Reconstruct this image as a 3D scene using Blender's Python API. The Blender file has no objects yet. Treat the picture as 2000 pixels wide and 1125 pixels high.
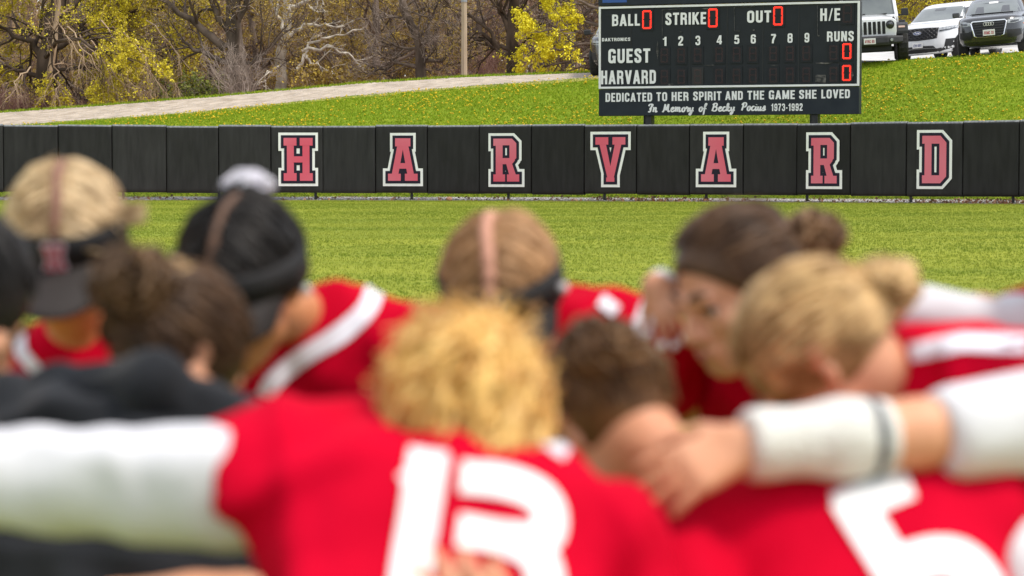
import bpy, bmesh, math, random
import numpy as np
from mathutils import Vector, Matrix, Euler
from mathutils.bvhtree import BVHTree

# ---------------------------------------------------------------- camera, sky, sun, exposure
SC = bpy.context.scene
COL = SC.collection
R = math.radians
FPX = 2000 * 85 / 36.0
CAMZ = 1.4
PITCH = math.atan((562.5 - 326) / FPX)
cd = bpy.data.cameras.new("camera")
cd.lens = 85; cd.sensor_width = 36; cd.clip_start = 0.05; cd.clip_end = 3000
cd.dof.use_dof = True; cd.dof.focus_distance = 58.0; cd.dof.aperture_fstop = 3.5
cam = bpy.data.objects.new("camera", cd); COL.objects.link(cam)
cam.location = (0, 0, CAMZ); cam.rotation_euler = (R(90) - PITCH, 0, 0)
SC.camera = cam

SUN_EL, SUN_AZ = 60, 110      # azimuth: degrees clockwise from +Y (110 = from the right)
w = bpy.data.worlds.new("World"); SC.world = w; w.use_nodes = True
nt = w.node_tree; bg = nt.nodes["Background"]
sky = nt.nodes.new("ShaderNodeTexSky"); sky.sky_type = 'NISHITA'; sky.sun_disc = False
sky.sun_elevation = R(SUN_EL); sky.sun_rotation = R(SUN_AZ); sky.air_density = 1.0; sky.dust_density = 1.0; sky.ozone_density = 1.0
veil = nt.nodes.new("ShaderNodeMix"); veil.data_type = 'RGBA'; veil.inputs[0].default_value = 0.62; veil.inputs[7].default_value = (6.6, 6.6, 6.7, 1)   # thin bright cloud over the blue
nt.links.new(sky.outputs[0], veil.inputs[6]); nt.links.new(veil.outputs[2], bg.inputs[0]); bg.inputs[1].default_value = 0.11
sd = bpy.data.lights.new("sun", 'SUN'); sd.energy = 1.7; sd.angle = R(12); sd.color = (1, 0.93, 0.83)
so = bpy.data.objects.new("sun", sd); COL.objects.link(so)
_d = Vector((math.sin(R(SUN_AZ)) * math.cos(R(SUN_EL)), math.cos(R(SUN_AZ)) * math.cos(R(SUN_EL)), math.sin(R(SUN_EL))))
so.rotation_euler = _d.to_track_quat('Z', 'Y').to_euler(); so.location = (0, 0, 30)
SC.view_settings.view_transform = 'Standard'; SC.view_settings.look = 'None'
SC.view_settings.gamma = 1; SC.view_settings.exposure = 1.0
SC.cycles.use_denoising = True
try:
    SC.cycles.denoiser = 'OPENIMAGEDENOISE'
except Exception:
    pass
SC.cycles.max_bounces = 6; SC.cycles.transparent_max_bounces = 8

# ---------------------------------------------------------------- helpers
def P(px, py, Y):
    """world point at depth Y seen at photo pixel (px,py)"""
    u = (px - 1000) / FPX; v = (562.5 - py) / FPX
    dy = math.cos(PITCH) + v * math.sin(PITCH); dz = -math.sin(PITCH) + v * math.cos(PITCH)
    k = Y / dy
    return Vector((u * k, Y, CAMZ + dz * k))

def ray(px, py):
    u = (px - 1000) / FPX; v = (562.5 - py) / FPX
    return Vector((u, math.cos(PITCH) + v * math.sin(PITCH), -math.sin(PITCH) + v * math.cos(PITCH)))

def lin(h):
    h = h.lstrip('#'); c = [int(h[i:i + 2], 16) / 255 for i in (0, 2, 4)]
    return tuple(x / 12.92 if x <= 0.04045 else ((x + 0.055) / 1.055) ** 2.4 for x in c)

MATS = {}
def mat(name, col, rough=0.6, col2=None, scale=8, detail=4, bump=0.0, bscale=60, metal=0, stretch=(1, 1, 1), island=None,
        emit=None, estr=1, alpha=None, trans=0, coat=0, spec=0.5, ramp=(0.35, 0.65), sheen=0):
    if name in MATS: return MATS[name]
    m = bpy.data.materials.new(name); m.use_nodes = True; MATS[name] = m
    n = m.node_tree.nodes; l = m.node_tree.links; b = n["Principled BSDF"]
    b.inputs["Base Color"].default_value = (*col, 1); b.inputs["Roughness"].default_value = rough
    b.inputs["Metallic"].default_value = metal; b.inputs["Specular IOR Level"].default_value = spec
    b.inputs["Coat Weight"].default_value = coat; b.inputs["Coat Roughness"].default_value = 0.05
    b.inputs["Transmission Weight"].default_value = trans; b.inputs["Sheen Weight"].default_value = sheen
    tc = n.new("ShaderNodeTexCoord"); mp = n.new("ShaderNodeMapping"); mp.inputs["Scale"].default_value = stretch
    l.new(tc.outputs["Object"], mp.inputs[0])
    src = None
    if island is not None:      # list of colours, one picked per loose piece
        g = n.new("ShaderNodeNewGeometry"); cr = n.new("ShaderNodeValToRGB"); cr.color_ramp.interpolation = 'LINEAR'
        e = cr.color_ramp.elements
        while len(e) < len(island): e.new(0.5)
        for i, c in enumerate(island):
            e[i].position = i / max(1, len(island) - 1); e[i].color = (*c, 1)
        l.new(g.outputs["Random Per Island"], cr.inputs[0]); src = cr.outputs[0]
    if col2 is not None:
        t = n.new("ShaderNodeTexNoise"); t.inputs["Scale"].default_value = scale; t.inputs["Detail"].default_value = detail
        l.new(mp.outputs[0], t.inputs["Vector"])
        cr = n.new("ShaderNodeValToRGB"); e = cr.color_ramp.elements
        e[0].position, e[1].position = ramp; e[0].color = (*col, 1); e[1].color = (*col2, 1)
        l.new(t.outputs["Fac"], cr.inputs[0])
        if src is not None:
            mx = n.new("ShaderNodeMix"); mx.data_type = 'RGBA'; mx.inputs[0].default_value = 0.5
            l.new(src, mx.inputs[6]); l.new(cr.outputs[0], mx.inputs[7]); src = mx.outputs[2]
        else: src = cr.outputs[0]
    if src is not None: l.new(src, b.inputs["Base Color"])
    if bump:
        t = n.new("ShaderNodeTexNoise"); t.inputs["Scale"].default_value = bscale; t.inputs["Detail"].default_value = 3
        l.new(mp.outputs[0], t.inputs["Vector"])
        bp = n.new("ShaderNodeBump"); bp.inputs["Strength"].default_value = bump; bp.inputs["Distance"].default_value = 0.02
        l.new(t.outputs["Fac"], bp.inputs["Height"]); l.new(bp.outputs[0], b.inputs["Normal"])
    if emit is not None:
        b.inputs["Emission Color"].default_value = (*emit, 1); b.inputs["Emission Strength"].default_value = estr
    return m

def tag(o, label=None, cat=None, group=None, kind=None):
    if label: o["label"] = label
    if cat: o["category"] = cat
    if group: o["group"] = group
    if kind: o["kind"] = kind
    return o

def empty(name, loc=(0, 0, 0), rot=(0, 0, 0)):
    o = bpy.data.objects.new(name, None); COL.objects.link(o); o.location = loc; o.rotation_euler = rot
    o.empty_display_size = 0.2
    return o

def link(name, me, m=None, parent=None, smooth=False):
    if m is not None:
        for x in (m if isinstance(m, (list, tuple)) else [m]): me.materials.append(x)
    if smooth: me.shade_smooth()
    o = bpy.data.objects.new(name, me); COL.objects.link(o)
    if parent is not None: o.parent = parent
    return o

def np_mesh(name, V, faces, mi=None):
    """faces: list of index arrays (n,k)"""
    V = np.asarray(V, dtype=np.float32).reshape(-1, 3)
    me = bpy.data.meshes.new(name); me.vertices.add(len(V)); me.vertices.foreach_set("co", V.ravel())
    faces = [np.asarray(f, dtype=np.int32) for f in faces if len(f)]
    if faces:
        loops = np.concatenate([f.ravel() for f in faces])
        tot = np.concatenate([np.full(len(f), f.shape[1], np.int32) for f in faces])
        st = np.concatenate([[0], np.cumsum(tot)[:-1]]).astype(np.int32)
        me.loops.add(len(loops)); me.loops.foreach_set("vertex_index", loops)
        me.polygons.add(len(tot)); me.polygons.foreach_set("loop_start", st)
        try: me.polygons.foreach_set("loop_total", tot)
        except Exception: pass
        if mi is not None: me.polygons.foreach_set("material_index", np.asarray(mi, np.int32))
    me.update(calc_edges=True); me.validate()
    return me

class MB:
    """collects shapes in one mesh"""
    def __init__(s): s.v = []; s.f = []; s.m = []
    def add(s, V, F, m=0):
        o = len(s.v); s.v += [tuple(p) for p in V]; s.f += [tuple(i + o for i in f) for f in F]; s.m += [m] * len(F)
    def box(s, c, d, m=0, rot=None):
        V = [Vector((x * d[0] / 2, y * d[1] / 2, z * d[2] / 2)) for x in (-1, 1) for y in (-1, 1) for z in (-1, 1)]
        if rot is not None: V = [rot @ v for v in V]
        V = [v + Vector(c) for v in V]
        s.add(V, [(0, 1, 3, 2), (4, 6, 7, 5), (0, 4, 5, 1), (2, 3, 7, 6), (0, 2, 6, 4), (1, 5, 7, 3)], m)
    def tube(s, pts, r, n=8, m=0, cap=True):
        pts = [Vector(p) for p in pts]; k = len(pts)
        rr = r if isinstance(r, (list, tuple)) else [r] * k
        rings = []; up = None
        for i in range(k):
            t = (pts[min(i + 1, k - 1)] - pts[max(i - 1, 0)]).normalized()
            if up is None:
                up = Vector((0, 0, 1)) if abs(t.z) < 0.9 else Vector((1, 0, 0))
            a = (up - t * up.dot(t)).normalized(); b = t.cross(a); up = a
            rings.append([pts[i] + (a * math.cos(q) + b * math.sin(q)) * rr[i] for q in [2 * math.pi * j / n for j in range(n)]])
        V = [p for g in rings for p in g]; F = []
        for i in range(k - 1):
            for j in range(n): F.append((i * n + j, i * n + (j + 1) % n, (i + 1) * n + (j + 1) % n, (i + 1) * n + j))
        if cap: F.append(tuple(range(n))[::-1]); F.append(tuple((k - 1) * n + j for j in range(n)))
        s.add(V, F, m)
    def prism(s, poly, y0, y1, m=0):
        """poly in (x,z), extruded along y"""
        n = len(poly); V = [(p[0], y0, p[1]) for p in poly] + [(p[0], y1, p[1]) for p in poly]
        F = [tuple(range(n)), tuple(range(2 * n - 1, n - 1, -1))] + [(j, j + n, (j + 1) % n + n, (j + 1) % n) for j in range(n)]
        s.add(V, F, m)
    def mesh(s, name, bevel=0, seg=2, recalc=True):
        me = bpy.data.meshes.new(name); me.from_pydata(s.v, [], s.f)
        for p, mi in zip(me.polygons, s.m): p.material_index = mi
        if bevel or recalc:
            bm = bmesh.new(); bm.from_mesh(me)
            if recalc: bmesh.ops.recalc_face_normals(bm, faces=bm.faces)
            if bevel:
                ed = [e for e in bm.edges if len(e.link_faces) == 2 and e.calc_face_angle(0) > R(25)]
                bmesh.ops.bevel(bm, geom=ed, offset=bevel, segments=seg, profile=0.5, affect='EDGES')
            bm.to_mesh(me); bm.free()
        return me
    def build(s, name, m, parent=None, bevel=0, seg=2, smooth=False, recalc=True):
        return link(name, s.mesh(name, bevel, seg, recalc), m, parent, smooth)

def smooth_by_angle(o, ang=35):
    me = o.data; me.shade_smooth()
    try: me.set_sharp_from_angle(angle=R(ang))
    except Exception: pass
    return o

def tubes(pts, rad, S=3):
    """pts (M,N,3), rad (M,N) -> verts, quads"""
    M, N, _ = pts.shape
    t = np.zeros_like(pts); t[:, 1:-1] = pts[:, 2:] - pts[:, :-2]; t[:, 0] = pts[:, 1] - pts[:, 0]; t[:, -1] = pts[:, -1] - pts[:, -2]
    t /= np.linalg.norm(t, axis=2, keepdims=True) + 1e-9
    ref = np.where(np.abs(t[:, :1, 2:3]) < 0.9, np.array([0, 0, 1.0]), np.array([1.0, 0, 0])) * np.ones_like(t)
    a = np.cross(t, ref); a /= np.linalg.norm(a, axis=2, keepdims=True) + 1e-9; b = np.cross(t, a)
    ang = np.arange(S) * 2 * np.pi / S
    V = pts[:, :, None, :] + rad[:, :, None, None] * (a[:, :, None, :] * np.cos(ang)[None, None, :, None] + b[:, :, None, :] * np.sin(ang)[None, None, :, None])
    idx = np.arange(M * N * S).reshape(M, N, S); nx = np.roll(idx, -1, axis=2)
    Q = np.stack([idx[:, :-1], nx[:, :-1], nx[:, 1:], idx[:, 1:]], axis=-1).reshape(-1, 4)
    return V.reshape(-1, 3), Q

def cat_geo(parts):
    V = []; F = []; o = 0
    for v, f in parts:
        V.append(v); F.append(np.asarray(f) + o); o += len(v)
    return np.concatenate(V), F

def stuff_quads(C, A, B):
    """quads centred C with half axes A,B"""
    V = np.stack([C - A - B, C + A - B, C + A + B, C - A + B], axis=1).reshape(-1, 3)
    return V, np.arange(len(V)).reshape(-1, 4)

def copy_tree(o, parent=None):
    c = o.copy(); COL.objects.link(c)
    if parent is not None: c.parent = parent
    for ch in list(o.children): copy_tree(ch, c)
    return c
# ---------------------------------------------------------------- terrain
rng = np.random.default_rng(7)
FENCE = [(-650, 236, 370, 55.4), (-210, 240, 373, 56.5), (8, 242, 374.5, 56.9), (326, 244.5, 376, 57.2), (632, 245.5, 377, 57.2),
         (938, 244.5, 378.5, 56.5), (1245, 242, 379.5, 55.2), (1558, 240.5, 382.5, 53.9), (1772, 237.5, 383.5, 52.6),
         (1992, 234.5, 384.5, 51.4), (2220, 231, 386, 50.1), (2660, 226, 389, 47.6)]
fpx = [f[0] for f in FENCE]
def fence_at(px):
    return np.interp(px, fpx, [f[1] for f in FENCE]), np.interp(px, fpx, [f[2] for f in FENCE]), np.interp(px, fpx, [f[3] for f in FENCE])
GZ = 0.612                                        # ground level along the fence
fx = [P(f[0], 390, f[3]).x for f in FENCE]; fy = [f[3] for f in FENCE]
NEAR = [P(*q) for q in [(-700, 290, 75), (-200, 262, 73), (100, 240, 72), (400, 218, 71), (700, 187, 70), (900, 170.5, 69.5), (1160, 152, 68.5),
                        (1400, 136, 66.8), (1680, 124, 65), (1790, 115.5, 64.4), (2000, 101.5, 63.4), (2300, 92, 62.4), (2800, 88, 62)]]
FAR = [P(*q) for q in [(-700, 262, 80), (-200, 236, 78), (0, 220, 77), (200, 206.5, 76), (500, 182, 75), (700, 163.5, 74), (900, 151, 73.2), (1160, 142, 72.3),
                       (1400, 126, 72), (1640, 116, 71.2), (1740, 126, 71), (1800, 133, 71), (1890, 120, 70.8), (2000, 103, 70.5), (2800, 84, 70)]]
nx_, ny_, nz_ = [p.x for p in NEAR], [p.y for p in NEAR], [p.z for p in NEAR]
qx_, qy_, qz_ = [p.x for p in FAR], [p.y for p in FAR], [p.z for p in FAR]
def sstep(t):
    t = np.clip(t, 0, 1); return t * t * (3 - 2 * t)
def ground_z(X, Y):
    X = np.asarray(X, float); Y = np.asarray(Y, float)
    yf = np.interp(X, fx, fy); yn = np.interp(X, nx_, ny_); zn = np.interp(X, nx_, nz_); yq = np.interp(X, qx_, qy_); zq = np.interp(X, qx_, qz_)
    z = GZ * np.clip((Y - 10) / (yf - 0.6 - 10), 0, 1)
    z = np.where(Y > yf, GZ + .15 * np.clip((Y - yf) / .8, 0, 1), z)
    t = np.clip((Y - yf - 0.8) / (yn - yf - 0.8), 0, 1)
    ramp = GZ + .15 + (zn - GZ - .15) * (0.75 * t + 0.25 * sstep(t))
    z = np.where(Y > yf + 0.8, ramp, z)
    t2 = np.clip((Y - yn) / (yq - yn), 0, 1)
    z = np.where(Y > yn, zn + (zq - zn) * t2, z)
    lot = sstep((X - 3.5) / 2.5)                  # the parking lot keeps rising; elsewhere the wood floor lies lower
    t3 = np.clip((Y - yq) / 4, 0, 1)
    drop = np.interp(X, [-20, -6, 2], [0.45, 0.55, 0.3])
    z = np.where(Y > yq, zq - (1 - lot) * drop * sstep(t3) + lot * 0.085 * np.clip(Y - yq, 0, 16), z)
    return z

xs = np.unique(np.concatenate([np.linspace(-900, -60, 15), np.linspace(-60, -22, 20), np.arange(-22, 22.01, 0.3), np.linspace(22, 60, 20), np.linspace(60, 900, 15)]))
ys = np.unique(np.concatenate([np.linspace(-200, -5, 8), np.linspace(-5, 48, 54), np.arange(48, 86, 0.3), np.linspace(86, 130, 20), np.linspace(130, 1500, 12)]))
XX, YY = np.meshgrid(xs, ys, indexing='ij'); ZZ = ground_z(XX, YY)
def grid_faces(nx, ny):
    i = np.arange(nx * ny).reshape(nx, ny)
    return np.stack([i[:-1, :-1], i[1:, :-1], i[1:, 1:], i[:-1, 1:]], -1).reshape(-1, 4)
F_ = grid_faces(len(xs), len(ys))
cx = (XX[:-1, :-1] + XX[1:, 1:]).ravel() / 2; cy = (YY[:-1, :-1] + YY[1:, 1:]).ravel() / 2
yfc = np.interp(cx, fx, fy); yqc = np.interp(cx, qx_, qy_); ync = np.interp(cx, nx_, ny_)
mi = np.where(cy < yfc, 0, np.where(cy > yqc + 0.35, 2, 1))

def grass_mat(name, cols, s1, s2, streak=None):
    m = bpy.data.materials.new(name); m.use_nodes = True; n = m.node_tree.nodes; l = m.node_tree.links; b = n["Principled BSDF"]
    b.inputs["Roughness"].default_value = 0.9; b.inputs["Specular IOR Level"].default_value = 0.15
    tc = n.new("ShaderNodeTexCoord"); last = None
    def noise(sc, stretch, det=6):
        mp = n.new("ShaderNodeMapping"); mp.inputs["Scale"].default_value = stretch; l.new(tc.outputs["Object"], mp.inputs[0])
        t = n.new("ShaderNodeTexNoise"); t.inputs["Scale"].default_value = sc; t.inputs["Detail"].default_value = det; l.new(mp.outputs[0], t.inputs[0]); return t
    def ramp(t, c0, c1, a, bb):
        cr = n.new("ShaderNodeValToRGB"); e = cr.color_ramp.elements; e[0].position = a; e[1].position = bb; e[0].color = (*c0, 1); e[1].color = (*c1, 1)
        l.new(t.outputs["Fac"], cr.inputs[0]); return cr.outputs[0]
    A = ramp(noise(s1, (.35, 1.3, 1)), cols[0], cols[1], .35, .65)
    B = ramp(noise(s2, (.35, 1.3, 1)), cols[2], cols[3], .3, .7)
    mx = n.new("ShaderNodeMix"); mx.data_type = 'RGBA'; mx.inputs[0].default_value = 0.5
    l.new(A, mx.inputs[6]); l.new(B, mx.inputs[7])
    l.new(mx.outputs[2], b.inputs["Base Color"])
    t = noise(90, (1, 1, 1), 2); bp = n.new("ShaderNodeBump"); bp.inputs["Strength"].default_value = 0.5; bp.inputs["Distance"].default_value = 0.03
    l.new(t.outputs["Fac"], bp.inputs["Height"]); l.new(bp.outputs[0], b.inputs["Normal"])
    return m
M_LAWN = grass_mat("mown_turf", [(.14, .19, .010), (.30, .32, .028), (.13, .185, .010), (.31, .32, .04)], .35, 5)
M_BERM = grass_mat("rough_grass", [(.14, .24, .006), (.25, .31, .010), (.12, .22, .006), (.30, .31, .03)], .5, 4)
M_WOODF = mat("leaf_litter", (.16, .095, .06), .95, (.34, .22, .16), 1.2, 6, .6, 12)
g = link("ground", np_mesh("ground", np.stack([XX, YY, ZZ], -1), [F_], mi), [M_LAWN, M_BERM, M_WOODF], smooth=True); g["kind"] = "structure"

def strip(name, m, lo, hi, x0, x1, dz, step=.25, rows=8, wob=0.0):
    X = np.arange(x0, x1, step); a = np.array([lo(x) for x in X]); b = np.array([hi(x) for x in X])
    if wob:
        a = a + wob * np.interp(X, X[::2], rng.normal(0, 1, len(X[::2]))); b = b + .6 * wob * np.interp(X, X[::2], rng.normal(0, 1, len(X[::2])))
    T = np.linspace(0, 1, rows); Y = a[:, None] + (b - a)[:, None] * T[None]; Xg = np.repeat(X[:, None], rows, 1)
    Z = ground_z(Xg, Y) + dz
    o = link(name, np_mesh(name, np.stack([Xg, Y, Z], -1), [grid_faces(len(X), rows)]), m, smooth=True); o["kind"] = "structure"; return o
M_PATH = mat("gravel_path", (.31, .25, .185), .95, (.50, .42, .33), 2.5, 8, .8, 45)
M_LOT = mat("pale_asphalt", (.42, .41, .40), .9, (.55, .54, .52), 2.0, 8, .3, 60)
M_CLAY = mat("red_clay", (.30, .15, .10), .95, (.40, .23, .15), 6, 5, .5, 40)
M_GRAV = mat("crushed_stone", (.48, .46, .44), .95, (.68, .66, .64), 30, 6, .9, 70)
YN = lambda x: float(np.interp(x, nx_, ny_)); YQ = lambda x: float(np.interp(x, qx_, qy_)); YF = lambda x: float(np.interp(x, fx, fy))
strip("path", M_PATH, YN, YQ, -60, 5.6, .012, wob=.13)
strip("parking_lot", M_LOT, lambda x: YN(x) + .25, lambda x: YQ(x) + 30, 5.3, 30, .016, rows=40, wob=.05)
strip("dry_verge", mat("dry_grass", (.36, .29, .07), .95, (.27, .30, .035), 2.2, 7, .5, 40), lambda x: YN(x) - .32, lambda x: YN(x) + .05, -60, 6, .008, wob=.12)
strip("clay_edge", M_CLAY, lambda x: YF(x) - .55, lambda x: YF(x) - .12, -22, 22, .006, wob=.06)
strip("gravel_strip", M_GRAV, lambda x: YF(x) - .1, lambda x: YF(x) + .36, -22, 22, .010, wob=.05)

# stones of the gravel strip, grass blades, flowers, fallen leaves: all uncountable
def blades(name, X, Y, h, wd, m, lean=.5, n=3, label=None):
    N = len(X); Z = ground_z(X, Y)
    C = np.stack([X, Y, Z], -1).repeat(n, 0) + np.c_[rng.normal(0, .012, (N * n, 2)), np.zeros(N * n)]
    H = h * rng.uniform(.5, 1.25, N * n); th = rng.uniform(0, 2 * np.pi, N * n)
    side = np.stack([np.cos(th), np.sin(th), 0 * th], -1) * (wd * rng.uniform(.6, 1.3, N * n))[:, None]
    ln = rng.uniform(0, 2 * np.pi, N * n); lr = lean * H * rng.uniform(.2, 1, N * n)
    top = C + np.stack([np.cos(ln) * lr, np.sin(ln) * lr, H], -1)
    V = np.stack([C - side, C + side, top], 1).reshape(-1, 3)
    o = link(name, np_mesh(name, V, [np.arange(len(V)).reshape(-1, 3)]), m); o["kind"] = "stuff"
    return o
def in_frustum(n, y0, y1, pad=1.5):
    Y = np.sqrt(rng.uniform(y0 ** 2, y1 ** 2, n)); X = rng.uniform(-1, 1, n) * (Y * .2118 + pad); return X, Y
M_BL = mat("lawn_blades", (.105, .175, .008), .8, island=[(.15, .205, .014), (.18, .235, .018), (.205, .26, .022), (.235, .28, .030), (.29, .31, .06)], col2=(.35, .375, .055), scale=.55, stretch=(.45, 1.4, 1), ramp=(.38, .62), spec=.2)
X, Y = in_frustum(270000, 13, 57, 4); k = Y < np.interp(X, fx, fy) - .35; X, Y = X[k], Y[k]
tag(blades("lawn_grass", X, Y, .022, .0042, M_BL), "short mown yellow green grass of the outfield", "grass")
M_BB = mat("bank_blades", (.2, .3, .03), .8, island=[(.09, .19, .003), (.16, .27, .005), (.22, .33, .007), (.29, .37, .012), (.40, .40, .045)], spec=.2)
X = rng.uniform(-20, 20, 260000); a = np.interp(X, fx, fy) + .33; b = np.interp(X, nx_, ny_) + .1; Y = a + (b - a) * rng.uniform(0, 1, len(X)) ** .9
k = np.abs(X) < Y * .2118 + 1; X, Y = X[k], Y[k]
k = rng.uniform(0, 1, len(X)) < np.interp(np.interp(X, nx_, ny_) - Y, [0, .8], [.45, 1]); X, Y = X[k], Y[k]
tag(blades("bank_grass", X, Y, .046, .007, M_BB, .9), "bright green rough grass covering the bank behind the fence", "grass")
X = rng.uniform(-19, 3, 5000); Y = np.interp(X, qx_, qy_) + rng.uniform(-.25, .7, len(X))
tag(blades("verge_grass", X, Y, .09, .012, M_BB, .8), "thin grass verge along the far side of the gravel path", "grass")
# dandelions on the bank, in drifts
n = 14000; X = rng.uniform(-19, 19, n); a = np.interp(X, fx, fy) + .8; b = np.interp(X, nx_, ny_) + .05; Y = a + (b - a) * rng.uniform(0, 1, n)
drift = np.sin(X * 1.1 + Y * .7) + np.sin(X * .43 - Y * 1.3 + 2) + np.sin(X * 2.3 + 1) * .6 + (X > 6) * .4
k = rng.uniform(-2.2, 2.2, n) < drift - .1; X, Y = X[k], Y[k]; n = len(X)
Z = ground_z(X, Y) + rng.uniform(.045, .075, n); r_ = rng.uniform(.018, .040, n)
ang = np.arange(6) * np.pi / 3
C = np.stack([X, Y, Z], -1)
ring = C[:, None, :] + r_[:, None, None] * np.stack([np.cos(ang), np.sin(ang) * .9, np.sin(ang) * -.25], -1)[None]
topv = C + np.stack([0 * X, -.3 * r_, .75 * r_], -1); botv = C - np.stack([0 * X, 0 * X, .35 * r_], -1)
V = np.concatenate([ring, topv[:, None], botv[:, None]], 1).reshape(-1, 3); base = np.arange(n)[:, None] * 8
T = []
for j in range(6):
    T.append(np.concatenate([base + j, base + (j + 1) % 6, base + 6], 1)); T.append(np.concatenate([base + (j + 1) % 6, base + j, base + 7], 1))
M_DAND = mat("dandelion_yellow", (.8, .52, .01), .7, island=[(.75, .45, .01), (.85, .6, .01), (.7, .55, .02)])
o = link("dandelions", np_mesh("dandelions", V, [np.concatenate(T)]), M_DAND, smooth=True); o["kind"] = "stuff"; tag(o, "yellow dandelion flowers scattered over the grass bank", "flowers")
# loose stones and dead leaves
def stones(name, X, Y, size, m):
    n = len(X); Z = ground_z(X, Y) + .01; s = size * rng.uniform(.5, 1.3, n)
    dirs = np.array([[1, 0, 0], [0, 1, 0], [-1, 0, 0], [0, -1, 0], [0, 0, 1], [0, 0, -1]], float)
    V = np.stack([X, Y, Z], -1)[:, None, :] + dirs[None] * (s[:, None, None] * rng.uniform(.6, 1.2, (n, 6, 1)) * np.array([1, 1, .7]))
    t = np.array([[0, 1, 4], [1, 2, 4], [2, 3, 4], [3, 0, 4], [1, 0, 5], [2, 1, 5], [3, 2, 5], [0, 3, 5]])
    o = link(name, np_mesh(name, V.reshape(-1, 3), [(np.arange(n)[:, None, None] * 6 + t[None]).reshape(-1, 3)]), m); o["kind"] = "stuff"; return o
M_ST = mat("stone_chips", (.5, .48, .45), .9, island=[(.22, .2, .19), (.4, .38, .36), (.6, .58, .55), (.45, .36, .3)])
X = rng.uniform(-16, 14, 7000); Y = np.interp(X, fx, fy) + rng.uniform(-.05, .36, len(X))
tag(stones("gravel", X, Y, .022, M_ST), "loose grey stone chips under the outfield fence", "gravel")
X = rng.uniform(-18, 5, 5000); a = np.interp(X, nx_, ny_); b = np.interp(X, qx_, qy_); Y = a + (b - a) * rng.uniform(0, 1, len(X))
tag(stones("path_stones", X, Y, .018, M_ST), "loose pebbles lying on the sloping gravel path", "gravel")
n = 700; X = np.concatenate([rng.uniform(-16, 14, 350), rng.normal(10, .8, 200), rng.normal(3.2, 1.2, 150)]); Y = np.interp(X, fx, fy) + rng.uniform(-.3, .35, n); Z = ground_z(X, Y) + rng.uniform(.015, .06, n)
A = rng.normal(0, 1, (n, 3)); A /= np.linalg.norm(A, axis=1, keepdims=True); B = np.cross(A, rng.normal(0, 1, (n, 3))); B /= np.linalg.norm(B, axis=1, keepdims=True)
V, Q = stuff_quads(np.stack([X, Y, Z], -1), A * .03, B * .02)
o = link("fallen_leaves", np_mesh("fallen_leaves", V, [Q]), mat("dead_leaf", (.18, .08, .04), .9, island=[(.1, .05, .03), (.22, .11, .06), (.3, .17, .1)])); o["kind"] = "stuff"
tag(o, "brown dead leaves caught along the foot of the fence", "leaves")

# ---------------------------------------------------------------- outfield fence
M_PAD = mat("black_vinyl", (.015, .0145, .0148), .55, (.026, .0255, .026), 3, 6, .25, 220, stretch=(3, 3, .5), ramp=(.3, .75), spec=.2)
M_TOPLIT = mat("skylit_vinyl_top", (.09, .095, .10), .5, (.20, .21, .215), 6, 5, .1, 100, stretch=(3, 3, .5), spec=.4)  # skylight on the rounded pad tops, put into the colour as paler vinyl
M_BLK = mat("black_steel", (.012, .012, .013), .45, (.02, .02, .02), 20, spec=.5)
M_WHT = mat("white_print", (.86, .86, .86), .6, (.76, .77, .78), 6, 5, stretch=(2, 2, .4), ramp=(.45, .8), spec=.2)
M_NAVY = mat("navy_print", (.018, .014, .03), .6, spec=.2)
M_RED = mat("crimson_print", (.66, .095, .15), .6, (.72, .22, .29), .35, 2, stretch=(1, 1, 1), spec=.2)
M_CHAIN = mat("black_chain_link", (.02, .022, .02), .5)

_n = M_PAD.node_tree.nodes; _l = M_PAD.node_tree.links; _hs = _n.new("ShaderNodeHueSaturation"); _oi = _n.new("ShaderNodeObjectInfo"); _mr = _n.new("ShaderNodeMapRange")
_mr.inputs[3].default_value = .75; _mr.inputs[4].default_value = 1.5; _l.new(_oi.outputs["Random"], _mr.inputs[0]); _l.new(_mr.outputs[0], _hs.inputs["Value"])
_src = _n["Principled BSDF"].inputs["Base Color"].links[0].from_socket; _l.new(_src, _hs.inputs["Color"]); _l.new(_hs.outputs[0], _n["Principled BSDF"].inputs["Base Color"])
BOUND = [-525, -418, -310, -204, -98, 8, 115, 220, 326, 428, 530, 632, 735, 836, 938, 1040, 1143, 1245, 1348, 1453, 1558, 1663, 1772, 1882, 1992, 2104, 2218, 2334, 2452]
fence_root = empty("outfield_fence", (0, 57, GZ))
tag(fence_root, "long low outfield fence covered in black padding with a row of outlined red letters", "fence")
def fpart(o):
    o.parent = fence_root; o.matrix_parent_inverse = Matrix.Translation((0, -57, -GZ)); return o

def convex_offset(poly, d):
    n = len(poly); out = []
    area = sum(poly[i][0] * poly[(i + 1) % n][1] - poly[(i + 1) % n][0] * poly[i][1] for i in range(n))
    if area < 0: poly = poly[::-1]
    for i in range(n):
        p0, p1, p2 = Vector(poly[i - 1]), Vector(poly[i]), Vector(poly[(i + 1) % n])
        e1 = (p1 - p0).normalized(); e2 = (p2 - p1).normalized()
        n1 = Vector((e1.y, -e1.x)); n2 = Vector((e2.y, -e2.x)); k = 1 + n1.dot(n2)
        m = (n1 + n2) / max(k, .35); out.append(p1 + m * d)
    return out
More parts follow.
